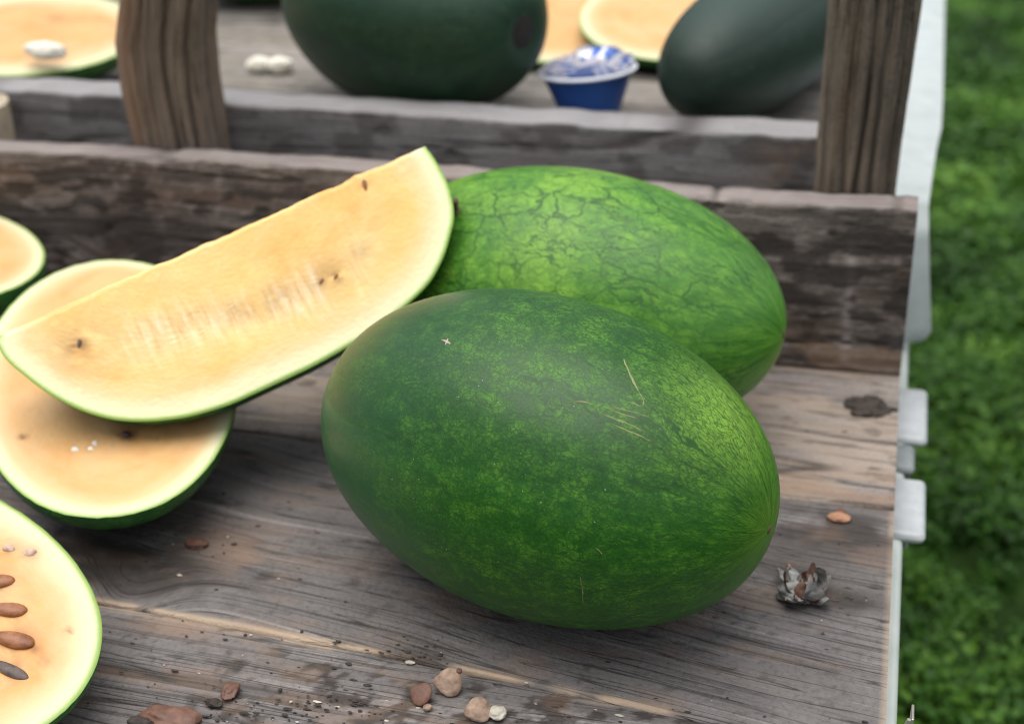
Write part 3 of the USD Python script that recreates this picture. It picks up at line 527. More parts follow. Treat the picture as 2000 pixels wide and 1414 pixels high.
def marks_frontmelon(X, PH, D, loc, m):
    # direction towards the camera and up on the body: loc.z and -loc.y
    L = np.array([0.118, -0.030, 0.052]); m[..., 0] = np.clip(0.9 * np.exp(-((loc - L) ** 2 / np.array([0.034, 0.036, 0.034]) ** 2).sum(-1)) * (0.6 + 0.7 * fbm(loc * 38, 3, 9)), 0, 1)
    L2 = np.array([0.150, -0.05, 0.0]); m[..., 0] = np.maximum(m[..., 0], 0.35 * np.exp(-((loc - L2) ** 2 / 0.03 ** 2).sum(-1)))
    m[..., 1] = np.clip(sm(0.15, -0.75, X) * 1.05, 0, 1) * sm(0.25, 0.6, fbm(loc * 14, 3, 3) + 0.12)
    m[..., 2] = 0.15 * np.exp(-((loc - np.array([-0.120, 0.035, 0.070])) ** 2 / np.array([0.035, 0.05, 0.022]) ** 2).sum(-1))  # painted tan stands in for orange light bouncing off the slice
fm, fmA, fm_surf = melon("watermelon", "large dark green watermelon lying frontmost on the tray planks", "front_skin", (-0.2354, -0.3558, 0.1065), 0.1633, 0.1065, -0.3167, -0.0262, 2, marks_frontmelon, ex=2.1)
def marks_backmelon(X, PH, D, loc, m):
    m[..., 0] = 0.35 * sm(0.45, 0.65, fbm(loc * 16, 3, 4)) * sm(0.7, 0.0, X)
    m[..., 1] = 0.35 * sm(0.2, 0.9, X) * sm(0.3, 0.6, fbm(loc * 12, 3, 6))
    m[..., 2] = 0.4 * np.exp(-((loc - np.array([0.165, -0.03, -0.02])) ** 2 / 0.016 ** 2).sum(-1))
bm_, bmA, _ = melon("watermelon", "bright green veined watermelon behind the front one, against the back board", "back_skin", (-0.2647, -0.1126, 0.1044), 0.1741, 0.1044, -0.1839, -0.001, 6, marks_backmelon)
# dried stem stub of the back melon, beside the slice
st = trimesh.creation.cylinder(0.0032, 0.020, sections=14); st.vertices += 0.0016 * (fbm(st.vertices * 300, 3, 2)[:, None] - 0.5)
u, v, w, o = bmA
def stub(p0, p1, r0, r1, seed, n=10, k=12):
    V = []; p0, p1 = np.array(p0, float), np.array(p1, float); d = (p1 - p0); L = np.linalg.norm(d); d /= L; a_ = np.cross(d, [0.3, 0.2, 1]); a_ /= np.linalg.norm(a_); b_ = np.cross(d, a_)
    for i in range(n):
        t = i / (n - 1); c = p0 + (p1 - p0) * t + a_ * 0.002 * math.sin(t * 4)
        for j in range(k):
            q = 2 * np.pi * j / k; rr = (r0 + (r1 - r0) * t) * (0.75 + 0.6 * random.random()); V.append(c + rr * (a_ * math.cos(q) + b_ * math.sin(q)))
    V += [p0, p1]; F = []
    for i in range(n - 1):
        for j in range(k):
            A, B = i * k + j, i * k + (j + 1) % k; F += [[A, B, B + k], [A, B + k, A + k]]
    for j in range(k): F += [[n * k, (j + 1) % k, j], [n * k + 1, (n - 1) * k + j, (n - 1) * k + (j + 1) % k]]
    return np.array(V), np.array(F)
obj("stem", stub((-0.0835, -0.031, 0.184), (-0.0850, -0.0375, 0.1985), 0.0034, 0.0026, 3), "stem_brown", bm_, True)

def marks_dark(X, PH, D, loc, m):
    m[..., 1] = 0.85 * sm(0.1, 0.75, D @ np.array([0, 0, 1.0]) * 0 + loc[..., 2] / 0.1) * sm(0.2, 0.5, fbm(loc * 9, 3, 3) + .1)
SH = 0.12
dk, _, _ = melon("watermelon", "blackish green watermelon on the raised shelf between the posts", "dark_skin", (-0.5116, 0.2785, SH + 0.1063), 0.1544, 0.1063, -0.4569, -0.012, 13, marks_dark, ex=2.15, dent=0.010, scar=False)
u, v, w = melon_axes(-0.4569, -0.012)
d = trimesh.creation.icosphere(3, 1.0); d.vertices = d.vertices * [0.004, 0.020, 0.020]; d.vertices *= 1 + 0.12 * (fbm(d.vertices * 120, 3, 4)[:, None] - .5)
d.vertices = d.vertices[:, :1] * u + d.vertices[:, 1:2] * v + d.vertices[:, 2:] * w + u * 0.1445 + [0, 0, SH + 0.1063]
obj("stem_scar", d, "scar_black", dk, True)
melon("watermelon", "long blackish green watermelon lying lengthwise beside the right post on the shelf", "black_skin", (-0.163, 0.352, SH + 0.070), 0.178, 0.070, 1.27, 0.0, 17, marks_dark, ex=2.6)
melon("watermelon", "dark green watermelon half hidden at the back of the shelf behind the left post", "rind_skin", (-0.84, 0.66, SH + 0.085), 0.13, 0.085, 0.2, 0.0, 19, marks_dark)

# fine tan scratches on the front melon: ribbons that follow the skin
def ribbon(pts, wd, lift=0.0003, k=8):
    """A thin raised line along (axial distance, angle) points of the front melon's skin."""
    pts = np.array(pts, float); t = np.linspace(0, 1, len(pts)); q = np.linspace(0, 1, k); ax, ph = np.interp(q, t, pts[:, 0]), np.interp(q, t, pts[:, 1])
    ph = ph + 0.006 * (np.array([random.random() for _ in q]) - .5)
    C = fm_surf(ax, ph); E = fm_surf(ax + 1e-3, ph) - C; G = fm_surf(ax, ph + 1e-2) - C; nn = np.cross(E, G); nn /= np.linalg.norm(nn, axis=1, keepdims=True); cc = C - np.array([0, 0, 0.1065]); nn *= np.sign((nn * cc).sum(1))[:, None]
    d = np.gradient(C, axis=0); sd = np.cross(nn, d); sd /= np.linalg.norm(sd, axis=1, keepdims=True); wv = wd / 2 * (0.4 + 0.9 * np.sin(np.pi * (0.1 + 0.8 * q)))[:, None] * np.array([[0.6 + 0.8 * random.random()] for _ in q])
    V = np.vstack([C + sd * wv - nn * 2e-4, C + nn * lift, C - sd * wv - nn * 2e-4]); F = []
    for i in range(k - 1):
        for o in (0, k): F += [[o + i, o + i + 1, o + k + i + 1], [o + i, o + k + i + 1, o + k + i]]
    F = np.array(F); a_, b_, c_ = V[F[0]]; F = F if np.cross(b_ - a_, c_ - a_) @ nn[0] > 0 else F[:, ::-1]
    return V, F
for pts, wd, lk in (([(.0648, 1.698), (.0746, 1.7975), (.0833, 1.8767)], .0016, "scratch_tan"), ([(.0509, 2.163), (.0592, 2.117), (.065, 2.115)], .0007, "scratch_tan"), ([(.0833, 1.8767), (.0895, 1.93), (.0896, 1.969), (.0811, 1.989)], .0007, "scratch_tan"),
                    ([(.075, 2.071), (.0864, 2.038), (.0957, 2.011)], .0006, "scratch_tan"), ([(.0726, 2.143), (.0853, 2.129), (.0981, 2.126)], .0009, "scratch_tan"), ([(.0778, 2.177), (.0915, 2.171), (.102, 2.17)], .0009, "scratch_tan"), ([(.073, 2.10), (.084, 2.08), (.093, 2.06)], .0006, "scratch_tan"),
                    ([(.0824, 3.238), (.0833, 3.354), (.0819, 3.489)], .0007, "scratch_tan"), ([(.0902, 2.993), (.0941, 3.033)], .0006, "scratch_tan"), ([(-.0485, 2.002), (-.0438, 2.0115), (-.0402, 2.022)], .0016, "scratch_pink"), ([(-.0445, 1.985), (-.0435, 2.035)], .0012, "scratch_pink")):
    obj("scratch", ribbon(pts, wd), lk, fm, True)

# ------------------------------------------------------------------ cut melons
def ringgrid(contour, centre, k=34):
    """Star-shaped fill of a closed contour: (points, triangles, distance from the edge)."""
    m = len(contour); f = 1 - np.linspace(0, 1, k) ** 0.8
    f = np.r_[1 - np.array([0, .004, .009, .016, .025, .037, .052, .07]), (1 - 0.07) * (1 - np.linspace(0, 1, k)[1:])]
    P = [centre + (contour - centre) * t for t in f[:-1]]; V = np.vstack(P + [np.array(centre)[None]]); n = len(f) - 1
    idx = np.arange(n * m).reshape(n, m); q = np.stack([idx[:-1], np.roll(idx[:-1], -1, 1), np.roll(idx[1:], -1, 1), idx[1:]], -1).reshape(-1, 4)
    F = np.vstack([q[:, [0, 1, 2]], q[:, [0, 2, 3]], np.stack([idx[-1], np.roll(idx[-1], -1), np.full(m, n * m)], -1)])
    return V, F

def seed_mesh(l, w_, t, seed):
    s = trimesh.creation.icosphere(3, 1.0); V = s.vertices.copy(); V[:, 1] *= (1 + 0.25 * V[:, 0]) * (1 - 0.35 * np.maximum(-V[:, 0], 0) ** 2); V = V * [l / 2, w_ / 2, t / 2]; V *= (1 + 0.10 * (fbm(V * 500 + seed, 2, seed)[:, None] - .5)); return V, s.faces

def place_face(V2, h, O, U, Vv, n): return O + V2[:, :1] * U + V2[:, 1:2] * Vv + h[:, None] * n

def half(name, label, look, cen, a, b, tilt, td, th, depth, seed, seeds=(), rots=(), zone=None, ridge=None, ex=2.1, amp=0.0012, m=220, cat="cut watermelon", ragged=0.0012):
    """A melon cut lengthwise: flesh on top (face normal tilted by tilt towards td), pale ring and green rind below."""
    tilt, td, th = map(math.radians, (tilt, td, th))
    n = np.array([math.sin(tilt) * math.cos(td), math.sin(tilt) * math.sin(td), math.cos(tilt)]); Vv = np.cross(n, [1, 0, 0]); Vv /= np.linalg.norm(Vv); U = np.cross(Vv, n)
    U, Vv = U * math.cos(th) + Vv * math.sin(th), -U * math.sin(th) + Vv * math.cos(th)
    base = np.array([cen[0], cen[1], 0.0]); O = np.array([0, 0, cen[2]])
    q = np.linspace(0, 2 * np.pi, m, endpoint=False); cs, sn = np.cos(q), np.sin(q)
    con = np.stack([a * np.sign(cs) * np.abs(cs) ** (2 / ex), b * np.sign(sn) * np.abs(sn) ** (2 / ex)], -1)
    con *= (1 + 0.02 * (fbm(np.stack([cs * 1.6, sn * 1.6, 0 * cs + seed], -1), 2, seed)[:, None] - .5))
    V2, F = ringgrid(con, np.zeros(2))
    dist = cKDTree(np.vstack([con + (np.roll(con, -1, 0) - con) * t for t in (0, .25, .5, .75)])).query(V2)[0]
    P3 = np.c_[V2, 0 * dist + seed * .37]
    inner = sm(0.004, 0.025, dist)
    hh = inner * (amp * 2 * (fbm(P3 * 28, 3, seed) - .5) * 2 + 0.0002 * (fbm(P3 * 120, 2, seed + 1) - .5) * 2) + 0.0012 * sm(0.0, 0.004, dist)
    edge = np.exp(-dist / 0.002); hh += edge * ragged * (fbm(P3 * 200, 2, seed + 2) - .5)
    mk = np.zeros((len(V2), 3))
    if zone: mk[:, 0] = zone(V2)
    for (sx, sy, r, k) in rots: mk[:, 1] = np.maximum(mk[:, 1], k * np.exp(-(((V2[:, 0] - sx) ** 2 + (V2[:, 1] - sy) ** 2) / r ** 2)) * sm(.3, .6, fbm(P3 * 130, 3, 8)) * 1.2)
    mk = np.clip(mk, 0, 1)
    for (sx, sy, l, wd, rot, kind) in seeds: hh -= 0.0016 * np.exp(-(((V2[:, 0] - sx) ** 2 + (V2[:, 1] - sy) ** 2) / (0.55 * l) ** 2))
    t_ = thing(name, label, cat, base)
    P = place_face(V2, hh, O, U, Vv, n); face = np.c_[V2 + seed * 0.73, dist]
    rimtri = dist[F].mean(1) < 0.011
    if np.cross(P[F[:, 1]] - P[F[:, 0]], P[F[:, 2]] - P[F[:, 0]]).sum(0) @ n < 0: F = F[:, ::-1]
    full_n = meshkit.arrays((P, F), True)[2]
    for nm, sel in (("flesh", ~rimtri), ("white_rind", rimtri)):
        f = F[sel]; ids = np.unique(f); inv = np.zeros(len(P), int); inv[ids] = np.arange(len(ids))
        pr_ = obj(nm, (P[ids], inv[f]), look, t_, True, None, {"face": face[ids], "mark": mk[ids]})
        UsdGeom.Mesh(pr_).GetNormalsAttr().Set(Vt.Vec3fArray.FromNumpy(full_n[ids].astype(np.float32)))
    ps = np.linspace(0, np.pi / 2, 40); nr = len(ps)
    RV = np.stack([O + (con * c)[:, :1] * U + (con * c)[:, 1:2] * Vv - depth * s * n for c, s in zip(np.cos(ps) ** 1.55, np.sin(ps))], 0); RV[0] = P[:m]
    RV[1:, :, 2] = np.maximum(RV[1:, :, 2], SH * 0 + zfloor(cen) + 0.0004)
    sk = np.stack([(con[None, :, 0] / b + seed) + 0 * ps[:, None], np.cos(ps)[:, None] * (con[None, :, 1] / b), np.sin(ps)[:, None] + 0 * con[None, :, 0]], -1)
    idx = np.arange(nr * m).reshape(nr, m); qd = np.stack([idx[:-1], idx[1:], np.roll(idx[1:], -1, 1), np.roll(idx[:-1], -1, 1)], -1).reshape(-1, 4); RF = np.vstack([qd[:, [0, 1, 2]], qd[:, [0, 2, 3]]])
    RVf = RV.reshape(-1, 3); cN = np.cross(RVf[RF[:, 1]] - RVf[RF[:, 0]], RVf[RF[:, 2]] - RVf[RF[:, 0]]); cc = RVf[RF].mean(1) - (O - n * depth * .3)
    if (cN * cc).sum() < 0: RF = RF[:, ::-1]
    obj("rind", (RVf, RF), "rind_skin", t_, True, None, {"skin": sk.reshape(-1, 3), "mark": np.zeros((nr * m, 3))})
    for (sx, sy, l, wd, rot, kind) in seeds:
        V, Fs = seed_mesh(l, wd, wd * 0.7, int(1000 * abs(sx))); c, s = math.cos(rot), math.sin(rot); dU, dV = U * c + Vv * s, -U * s + Vv * c
        h0 = hh[np.argmin(((V2 - [sx, sy]) ** 2).sum(1))]
        obj("seed", (O + sx * U + sy * Vv + (h0 + wd * 0.12) * n + V[:, :1] * dU + V[:, 1:2] * dV + V[:, 2:] * n, Fs), kind, t_, True)
    return t_, (base + O, U, Vv, n)
def zfloor(c): return SH if c[1] > 0.17 else 0.0

# small seeds given in the plane of the face; (x, y, length, width, angle, look)
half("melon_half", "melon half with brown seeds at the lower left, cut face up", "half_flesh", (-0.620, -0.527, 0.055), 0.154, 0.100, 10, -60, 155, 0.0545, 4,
     seeds=((-0.037, -0.049, 0.023, 0.0098, -2.35, "seed_brown"), (-0.0616, -0.0384, 0.026, 0.0106, -2.55, "seed_brown"), (-0.084, -0.0245, 0.031, 0.0116, -2.70, "seed_brown"), (-0.101, -0.0085, 0.033, 0.0080, -2.95, "seed_dark"),
            (-0.0178, -0.0732, 0.0095, 0.0062, 0.3, "seed_husk"), (-0.0325, -0.0793, 0.009, 0.0058, 1.2, "seed_husk"), (-0.02, -0.02, 0.018, 0.007, -2.5, "seed_brown"), (0.01, 0.005, 0.018, 0.007, -2.6, "seed_brown"), (0.05, 0.02, 0.018, 0.007, -2.7, "seed_brown")),
     rots=((-0.1068, -0.051, 0.0028, .8), (-0.1005, -0.0288, 0.005, .6), (-0.1132, -0.0262, 0.004, .6), (-0.095, -0.012, 0.012, .3), (-0.04, -0.051, 0.011, .5), (-0.064, -0.040, 0.012, .55), (-0.086, -0.026, 0.013, .55), (-0.104, -0.010, 0.010, .45), (-0.0178, -0.0732, 0.008, .4), (-0.0325, -0.0793, 0.008, .4)))
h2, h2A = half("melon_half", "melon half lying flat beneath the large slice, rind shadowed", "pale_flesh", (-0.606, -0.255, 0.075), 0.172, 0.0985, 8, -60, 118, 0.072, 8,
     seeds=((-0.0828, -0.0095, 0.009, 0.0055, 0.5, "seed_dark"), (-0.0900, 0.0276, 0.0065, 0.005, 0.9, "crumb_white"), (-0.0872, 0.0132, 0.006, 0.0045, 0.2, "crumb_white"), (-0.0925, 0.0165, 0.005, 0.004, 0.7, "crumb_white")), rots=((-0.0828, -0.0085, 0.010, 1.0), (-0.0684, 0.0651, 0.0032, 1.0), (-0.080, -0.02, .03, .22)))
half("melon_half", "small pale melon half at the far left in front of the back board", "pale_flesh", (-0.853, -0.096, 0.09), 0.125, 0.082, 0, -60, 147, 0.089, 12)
half("melon_half", "melon half on the raised shelf left of the left post", "half_flesh", (-0.949, 0.268, 0.182), 0.124, 0.085, 15, -60, 25, 0.062, 15, rots=((0.03, 0.03, 0.01, .4),))
half("melon_half", "orange fleshed melon half on the shelf between the dark melon and the pale wedge", "half_flesh", (-0.435, 0.50, 0.157), 0.135, 0.09, 15, -70, 178, 0.04, 22, rots=((0.05, 0.02, 0.012, .8),))
half("melon_half", "pale melon half leaning beside the long dark melon at the back of the shelf", "pale_flesh", (-0.268, 0.500, 0.165), 0.112, 0.088, 16, -75, 14, 0.045, 25, rots=((-0.01, -0.072, 0.011, .9), (0.012, -0.066, 0.010, .9)))

# the big slice: two cut faces meeting in a ridge, rind swept round the fruit's axis between them
def make_slice():
    L, R, B = np.array([-0.6395, -0.335, 0.146]), np.array([-0.368, -0.150, 0.241]), np.array([-0.547, -0.337, 0.085]); e = (R - L) / np.linalg.norm(R - L)
    n = np.cross(R - L, B - L); n = n if n[2] > 0 else -n; n -= (n @ e) * e; n /= np.linalg.norm(n); g = np.cross(e, n)
    if g[2] > 0: g = -g
    key = np.array([(0.0, 0.0), (-0.005, 0.003), (-0.0045, 0.013), (0.004, 0.036), (0.020, 0.063), (0.035, 0.080), (0.052, 0.093), (0.075, 0.104), (0.103, 0.112), (0.135, 0.1155), (0.182, 0.1155), (0.229, 0.1125), (0.265, 0.106), (0.296, 0.096), (0.315, 0.083), (0.329, 0.068), (0.3365, 0.058), (0.341, 0.046), (0.3435, 0.030), (0.3425, 0.012), (0.3400, 0.0)])
    d = np.r_[0, np.cumsum(np.hypot(*np.diff(key, axis=0).T))]; from scipy.interpolate import PchipInterpolator
    t = np.linspace(0, d[-1], 190); arc = np.stack([PchipInterpolator(d, key[:, 0])(t), PchipInterpolator(d, key[:, 1])(t)], -1)
    s = np.linspace(1, 0, 90)[1:-1] * 0.340; jagf = lambda q: 0.0015 * (fbm(np.stack([q * 75, 0 * q, 0 * q], -1), 4, 5) - .5) * 2 + 0.0028 * np.exp(-((q - 0.281) / .006) ** 2) * noise(np.stack([q * 400, 0 * q, 0 * q], -1), 3)
    top = np.stack([s, 0 * s], -1); con = np.vstack([arc, top]); na_ = len(arc)
    cen2 = np.array([0.172, 0.045]); V2, F = ringgrid(con, cen2, 46)
    skinline = np.vstack([arc[:-1] + (arc[1:] - arc[:-1]) * q for q in (0, .33, .66)]); dist = cKDTree(skinline).query(V2)[0]
    edge_all = cKDTree(con).query(V2)[0]
    P3 = np.c_[V2, 0 * dist]
    zx_ = V2[:, 0]; axis = V2[:, 1] - np.interp(zx_, [0.04, 0.07, 0.10, 0.15, 0.20, 0.25], [0.030, 0.041, 0.049, 0.057, 0.0615, 0.059])
    zone = np.exp(-((axis - 0.003 * np.sin(zx_ * 40)) / (0.021 + 0.006 * np.sin(zx_ * 23 + 1))) ** 2) * sm(0.055, 0.10, zx_) * sm(0.285, 0.235, zx_) * (0.10 + 0.9 * sm(.32, .62, fbm(P3 * [34, 20, 1], 3, 14)))
    inner = sm(0.002, 0.02, edge_all)
    hh = inner * (0.0009 * (fbm(P3 * 22, 2, 3) - .5) * 2 + 0.00018 * (fbm(P3 * 120, 2, 4) - .5) * 2) - 0.0022 * zone * (0.5 + fbm(P3 * [260, 30, 1], 3, 6)) + 0.001 * sm(0, .003, edge_all)
    mk = np.zeros((len(V2), 3)); mk[:, 0] = np.clip(zone * .8, 0, 1)
    spots = ((0.0465, 0.0295, .0075, .85), (0.046, 0.029, .018, .4), (0.2256, 0.0604, .0045, .6), (0.2365, 0.0619, .0055, .8), (0.2320, 0.058, .013, .4), (0.2856, 0.0085, .0035, .4), (0.262, 0.052, .006, .3), (0.19, 0.058, .012, .25), (0.165, 0.056, .01, .2))
    for sx, sy, r, k in spots: mk[:, 1] = np.maximum(mk[:, 1], k * np.exp(-(((V2[:, 0] - sx) / 1.3) ** 2 + (V2[:, 1] - sy) ** 2) / r ** 2) * sm(.25, .55, fbm(P3 * 160, 3, 8)))
    base = np.array([-0.50, -0.25, 0.0]); thg = thing("melon_slice", "long orange melon slice propped on a melon half against the back melon", "melon slice", base)
    O = L - base; TH = math.radians(78)
    back = lambda q: (g * math.cos(q) - n * math.sin(q))
    def face_to(q, V2_, h, nrm): return O + V2_[:, :1] * e + V2_[:, 1:2] * back(q) + h[:, None] * nrm
    lift = -(jagf(V2[:, 0]) * np.exp(-np.maximum(V2[:, 1], 0) / 0.010) * sm(0, .01, V2[:, 0]) * sm(.34, .33, V2[:, 0]))[:, None] * back(TH / 2)
    P = face_to(0, V2, hh, n) + lift; face = np.c_[V2, dist]
    if np.cross(P[F[:, 1]] - P[F[:, 0]], P[F[:, 2]] - P[F[:, 0]]).sum(0) @ n < 0: F = F[:, ::-1]
    rimtri = dist[F].mean(1) < 0.011; fn = meshkit.arrays((P, F), True)[2]
    for nm, sel in (("flesh", ~rimtri), ("white_rind", rimtri)):
        f = F[sel]; ids = np.unique(f); inv = np.zeros(len(P), int); inv[ids] = np.arange(len(ids))
        pr_ = obj(nm, (P[ids], inv[f]), "slice_flesh", thg, True, None, {"face": face[ids], "mark": mk[ids]})
        UsdGeom.Mesh(pr_).GetNormalsAttr().Set(Vt.Vec3fArray.FromNumpy(fn[ids].astype(np.float32)))
    n2 = -(n * math.cos(TH) + g * math.sin(TH)); n2 = n2 if n2 @ n < 0 else -n2
    P2 = face_to(TH, V2, 0 * dist, n) + lift; F2 = F[:, ::-1]
    # keep the shared ridge closed: the second face takes the first face's edge there
    obj("flesh", (P2, F2), "slice_flesh", thg, True, "rear cut face of the slice", {"face": face, "mark": mk * 0})
    qs = np.linspace(0, TH, 40); RV = np.stack([O + arc[:, :1] * e + arc[:, 1:2] * back(q) * (1 + 0.085 * math.sin(math.pi * q / TH)) for q in qs], 0); RV[0] = P[:na_]
    sk = np.stack([np.repeat(arc[None, :, 0] / 0.1, 40, 0), np.cos(qs)[:, None] + 0 * arc[None, :, 0], np.sin(qs)[:, None] + 0 * arc[None, :, 0]], -1)
    idx = np.arange(40 * na_).reshape(40, na_); qd = np.stack([idx[:-1, :-1], idx[1:, :-1], idx[1:, 1:], idx[:-1, 1:]], -1).reshape(-1, 4); RF = np.vstack([qd[:, [0, 1, 2]], qd[:, [0, 2, 3]]])
    RVf = RV.reshape(-1, 3); cN = np.cross(RVf[RF[:, 1]] - RVf[RF[:, 0]], RVf[RF[:, 2]] - RVf[RF[:, 0]]); cc = RVf[RF].mean(1) - (O + e * .17)
    if (cN * cc).sum() < 0: RF = RF[:, ::-1]
    obj("rind", (RVf, RF), "rind_skin", thg, True, None, {"skin": sk.reshape(-1, 3), "mark": np.zeros((40 * na_, 3))})
    for sx, sy, l, wd, rot, kd in ((0.0478, 0.0291, 0.0065, 0.0028, 1.0, "seed_dark"), (0.2365, 0.0619, 0.0050, 0.0026, 0.6, "seed_brown"), (0.2256, 0.0604, 0.0055, 0.0028, 0.5, "seed_brown"), (0.2856, 0.0085, 0.009, 0.0036, 1.35, "seed_brown")):
        V, Fs = seed_mesh(l, wd, wd * .6, int(sx * 1e4)); c, s_ = math.cos(rot), math.sin(rot); dU, dV = e * c - g * s_, e * s_ + g * c; h0 = hh[np.argmin(((V2 - [sx, sy]) ** 2).sum(1))]
        obj("seed", (O + sx * e + sy * g + (h0 + 0.0003) * n + V[:, :1] * dU + V[:, 1:2] * dV + V[:, 2:] * n, Fs), kd, thg, True)
make_slice()

# ------------------------------------------------------------------ tub, bowl, crumbs on the shelf
def lathe(prof, sections=64, ox=0.0):
    t = trimesh.creation.revolve(np.array(prof, float), sections=sections); return t
tub = thing("butter_tub", "blue plastic tub with a white rim and crumpled peeled foil lid", "tub", (-0.322, 0.262, SH))
obj("cup", lathe([(0.0, 0.0), (0.025, 0.0), (0.0275, 0.003), (0.0460, 0.0515), (0.0445, 0.0515), (0.026, 0.004), (0.0, 0.003)]), "tub_blue", tub, 40)
obj("rim", lathe([(0.0440, 0.0515), (0.0495, 0.0515), (0.0505, 0.0532), (0.0495, 0.0548), (0.0450, 0.0548), (0.0440, 0.0515)]), "tub_rim", tub, 40)
q = np.linspace(0, 2 * np.pi, 72, endpoint=False); con = np.stack([0.047 * np.cos(q), 0.047 * np.sin(q)], -1); V2, F = ringgrid(con, np.zeros(2), 20)
P3 = np.c_[V2 * 34, 0 * V2[:, 0]]; rr = np.hypot(*V2.T)
z = 0.0562 + 0.005 * sm(0.05, 0.03, rr) * (fbm(P3 * 1.5, 3, 31)) + 0.011 * sm(-0.01, 0.035, V2[:, 1] + V2[:, 0] * .3) * sm(.25, .6, noise(P3 * .7, 6))
obj("foil_lid", (np.c_[V2, z], F), "foil", tub, False)
for ch in tub.GetChildren():                                             # the tub stands a little askew
    pa = UsdGeom.Mesh(ch).GetPointsAttr(); M = trimesh.transformations.rotation_matrix(math.radians(-5), [0, 1, 0])[:3, :3] @ trimesh.transformations.rotation_matrix(math.radians(-4), [1, 0, 0])[:3, :3]
    pa.Set(Vt.Vec3fArray.FromNumpy((np.array(pa.Get()) @ M.T + [0, 0, 0.0018]).astype(np.float32)))
    na = UsdGeom.Mesh(ch).GetNormalsAttr().Get()
    if na: UsdGeom.Mesh(ch).GetNormalsAttr().Set(Vt.Vec3fArray.FromNumpy((np.array(na) @ M.T).astype(np.float32)))
bw = thing("enamel_bowl", "blue grey bowl cut off by the top of the picture", "bowl", (-0.262, 0.715, SH))
obj("bowl_wall", lathe([(0.0, 0.0), (0.03, 0.0), (0.05, 0.012), (0.062, 0.032), (0.0595, 0.032), (0.047, 0.014), (0.028, 0.003), (0.0, 0.003)]), "bowl_blue", bw, 40)
obj("bowl_rim", trimesh.creation.torus(0.0612, 0.0020, 64, 10, transform=trimesh.transformations.translation_matrix([0, 0, 0.0325])), "bowl_blue", bw, True)
def lump(c, r, seed, sq=(1, 1, .6), amp=0.6, sub=3):
    s = trimesh.creation.icosphere(sub, 1.0); V = s.vertices * (1 + amp * (fbm(s.vertices * 1.7 + seed, 3, seed)[:, None] - .5)); V = V * np.array(sq) * r; V[:, 2] -= V[:, 2].min(); return V + c, s.faces
k1 = trimesh.util.concatenate([trimesh.Trimesh(*lump((-0.012, 0, 0), 0.014, 3, (1.1, .8, .6))), trimesh.Trimesh(*lump((0.012, 0.002, 0), 0.013, 5, (1.2, .8, .7)))])
t_ = thing("rind_scrap", "small whitish scrap of rind on the shelf left of the dark melon", "scrap", (-0.711, 0.366, SH))
obj("peel", lump((-0.012, 0, 0), 0.014, 3, (1.15, .8, .6)), "crumb_white", t_, True); obj("peel", lump((0.012, 0.001, 0), 0.013, 5, (1.25, .8, .7)), "crumb_white", t_, True)
t_ = thing("flesh_scrap", "creamy scrap of flesh lying on the upper left melon half", "scrap", (-0.895, 0.21, 0.1735))
obj("scrap_body", lump((0, 0, 0), 0.021, 8, (1.2, .55, .45), .5), "crumb_white", t_, True)
lg = thing("round_log", "tan round log end at the left edge between back board and rail", "log", (-0.905, 0.095, 0.0))
cy = trimesh.creation.cylinder(0.036, 0.17, sections=48); cy = cy.subdivide(); cy.vertices *= 1 + 0.05 * (fbm(cy.vertices * [60, 60, 8], 3, 4)[:, None] - .5); cy.apply_translation([0, -0.02, 0.085]); obj("bark", cy, "log_tan", lg, 30)

# ------------------------------------------------------------------ litter on the tray
t_ = thing("seed_pod", "tan flat round pod resting on the plank seam near the bottom", "pod", (-0.2705, -0.4765, 0.0))
def disc(r, t, tilt, az, seed, z):
    V, F = seed_mesh(2 * r, 1.9 * r, t, seed); s = trimesh.Trimesh(V, F, process=False); s.apply_transform(trimesh.transformations.rotation_matrix(tilt, [1, 0, 0])); s.apply_transform(trimesh.transformations.rotation_matrix(az, [0, 0, 1])); s.vertices[:, 2] += z - s.vertices[:, 2].min(); return s
obj("husk", disc(0.0094, 0.007, 0.75, 0.2, 4, 0.0), "tan_disc", t_, True); obj("scar", lump((0.006, 0.006, 0.0105), 0.0022, 3), "brown_disc", t_, True)
t_ = thing("seed_pod", "brown flat pod tucked against the tan pod", "pod", (-0.285, -0.4885, 0.0)); obj("husk", disc(0.0078, 0.006, 0.6, -0.4, 7, 0.0), "brown_disc", t_, True); obj("stalk", lump((0.007, -0.008, 0), 0.0028, 5), "tan_disc", t_, True)
t_ = thing("seed_pod", "tan pod at the bottom edge beside a pale crumb", "pod", (-0.246, -0.4965, 0.0)); obj("husk", disc(0.0086, 0.007, 0.5, 0.6, 9, 0.0), "tan_disc", t_, True)
tag(obj("crumb", lump((-0.2335, -0.4945, -0.001), 0.0055, 12, (1, 1, .7)), "pale_dust", None, True), "pale crumb right of the tan pods at the bottom edge", "crumb")
t_ = thing("wood_scrap", "brown bark scrap at the lower left near the seeded melon half", "bark scrap", (-0.428, -0.5455, 0.0)); obj("bark_piece", lump((0, 0, -0.001), 0.012, 21, (1.7, .8, .5), .9), "brown_disc", t_, True); obj("bark_piece", lump((-0.016, -0.003, -0.001), 0.008, 23, (1.4, .8, .5), .9), "bark_dark", t_, True)
t_ = thing("wood_scrap", "small dark brown flake standing alone on the front plank", "bark scrap", (-0.4055, -0.508, 0.0)); obj("bark_piece", lump((0, 0, -0.001), 0.0065, 27, (.8, 1.2, .4), .8), "brown_disc", t_, True); obj("bark_piece", lump((-0.006, -0.012, -0.001), 0.005, 28, (1.2, .7, .4), .8), "bark_dark", t_, True)
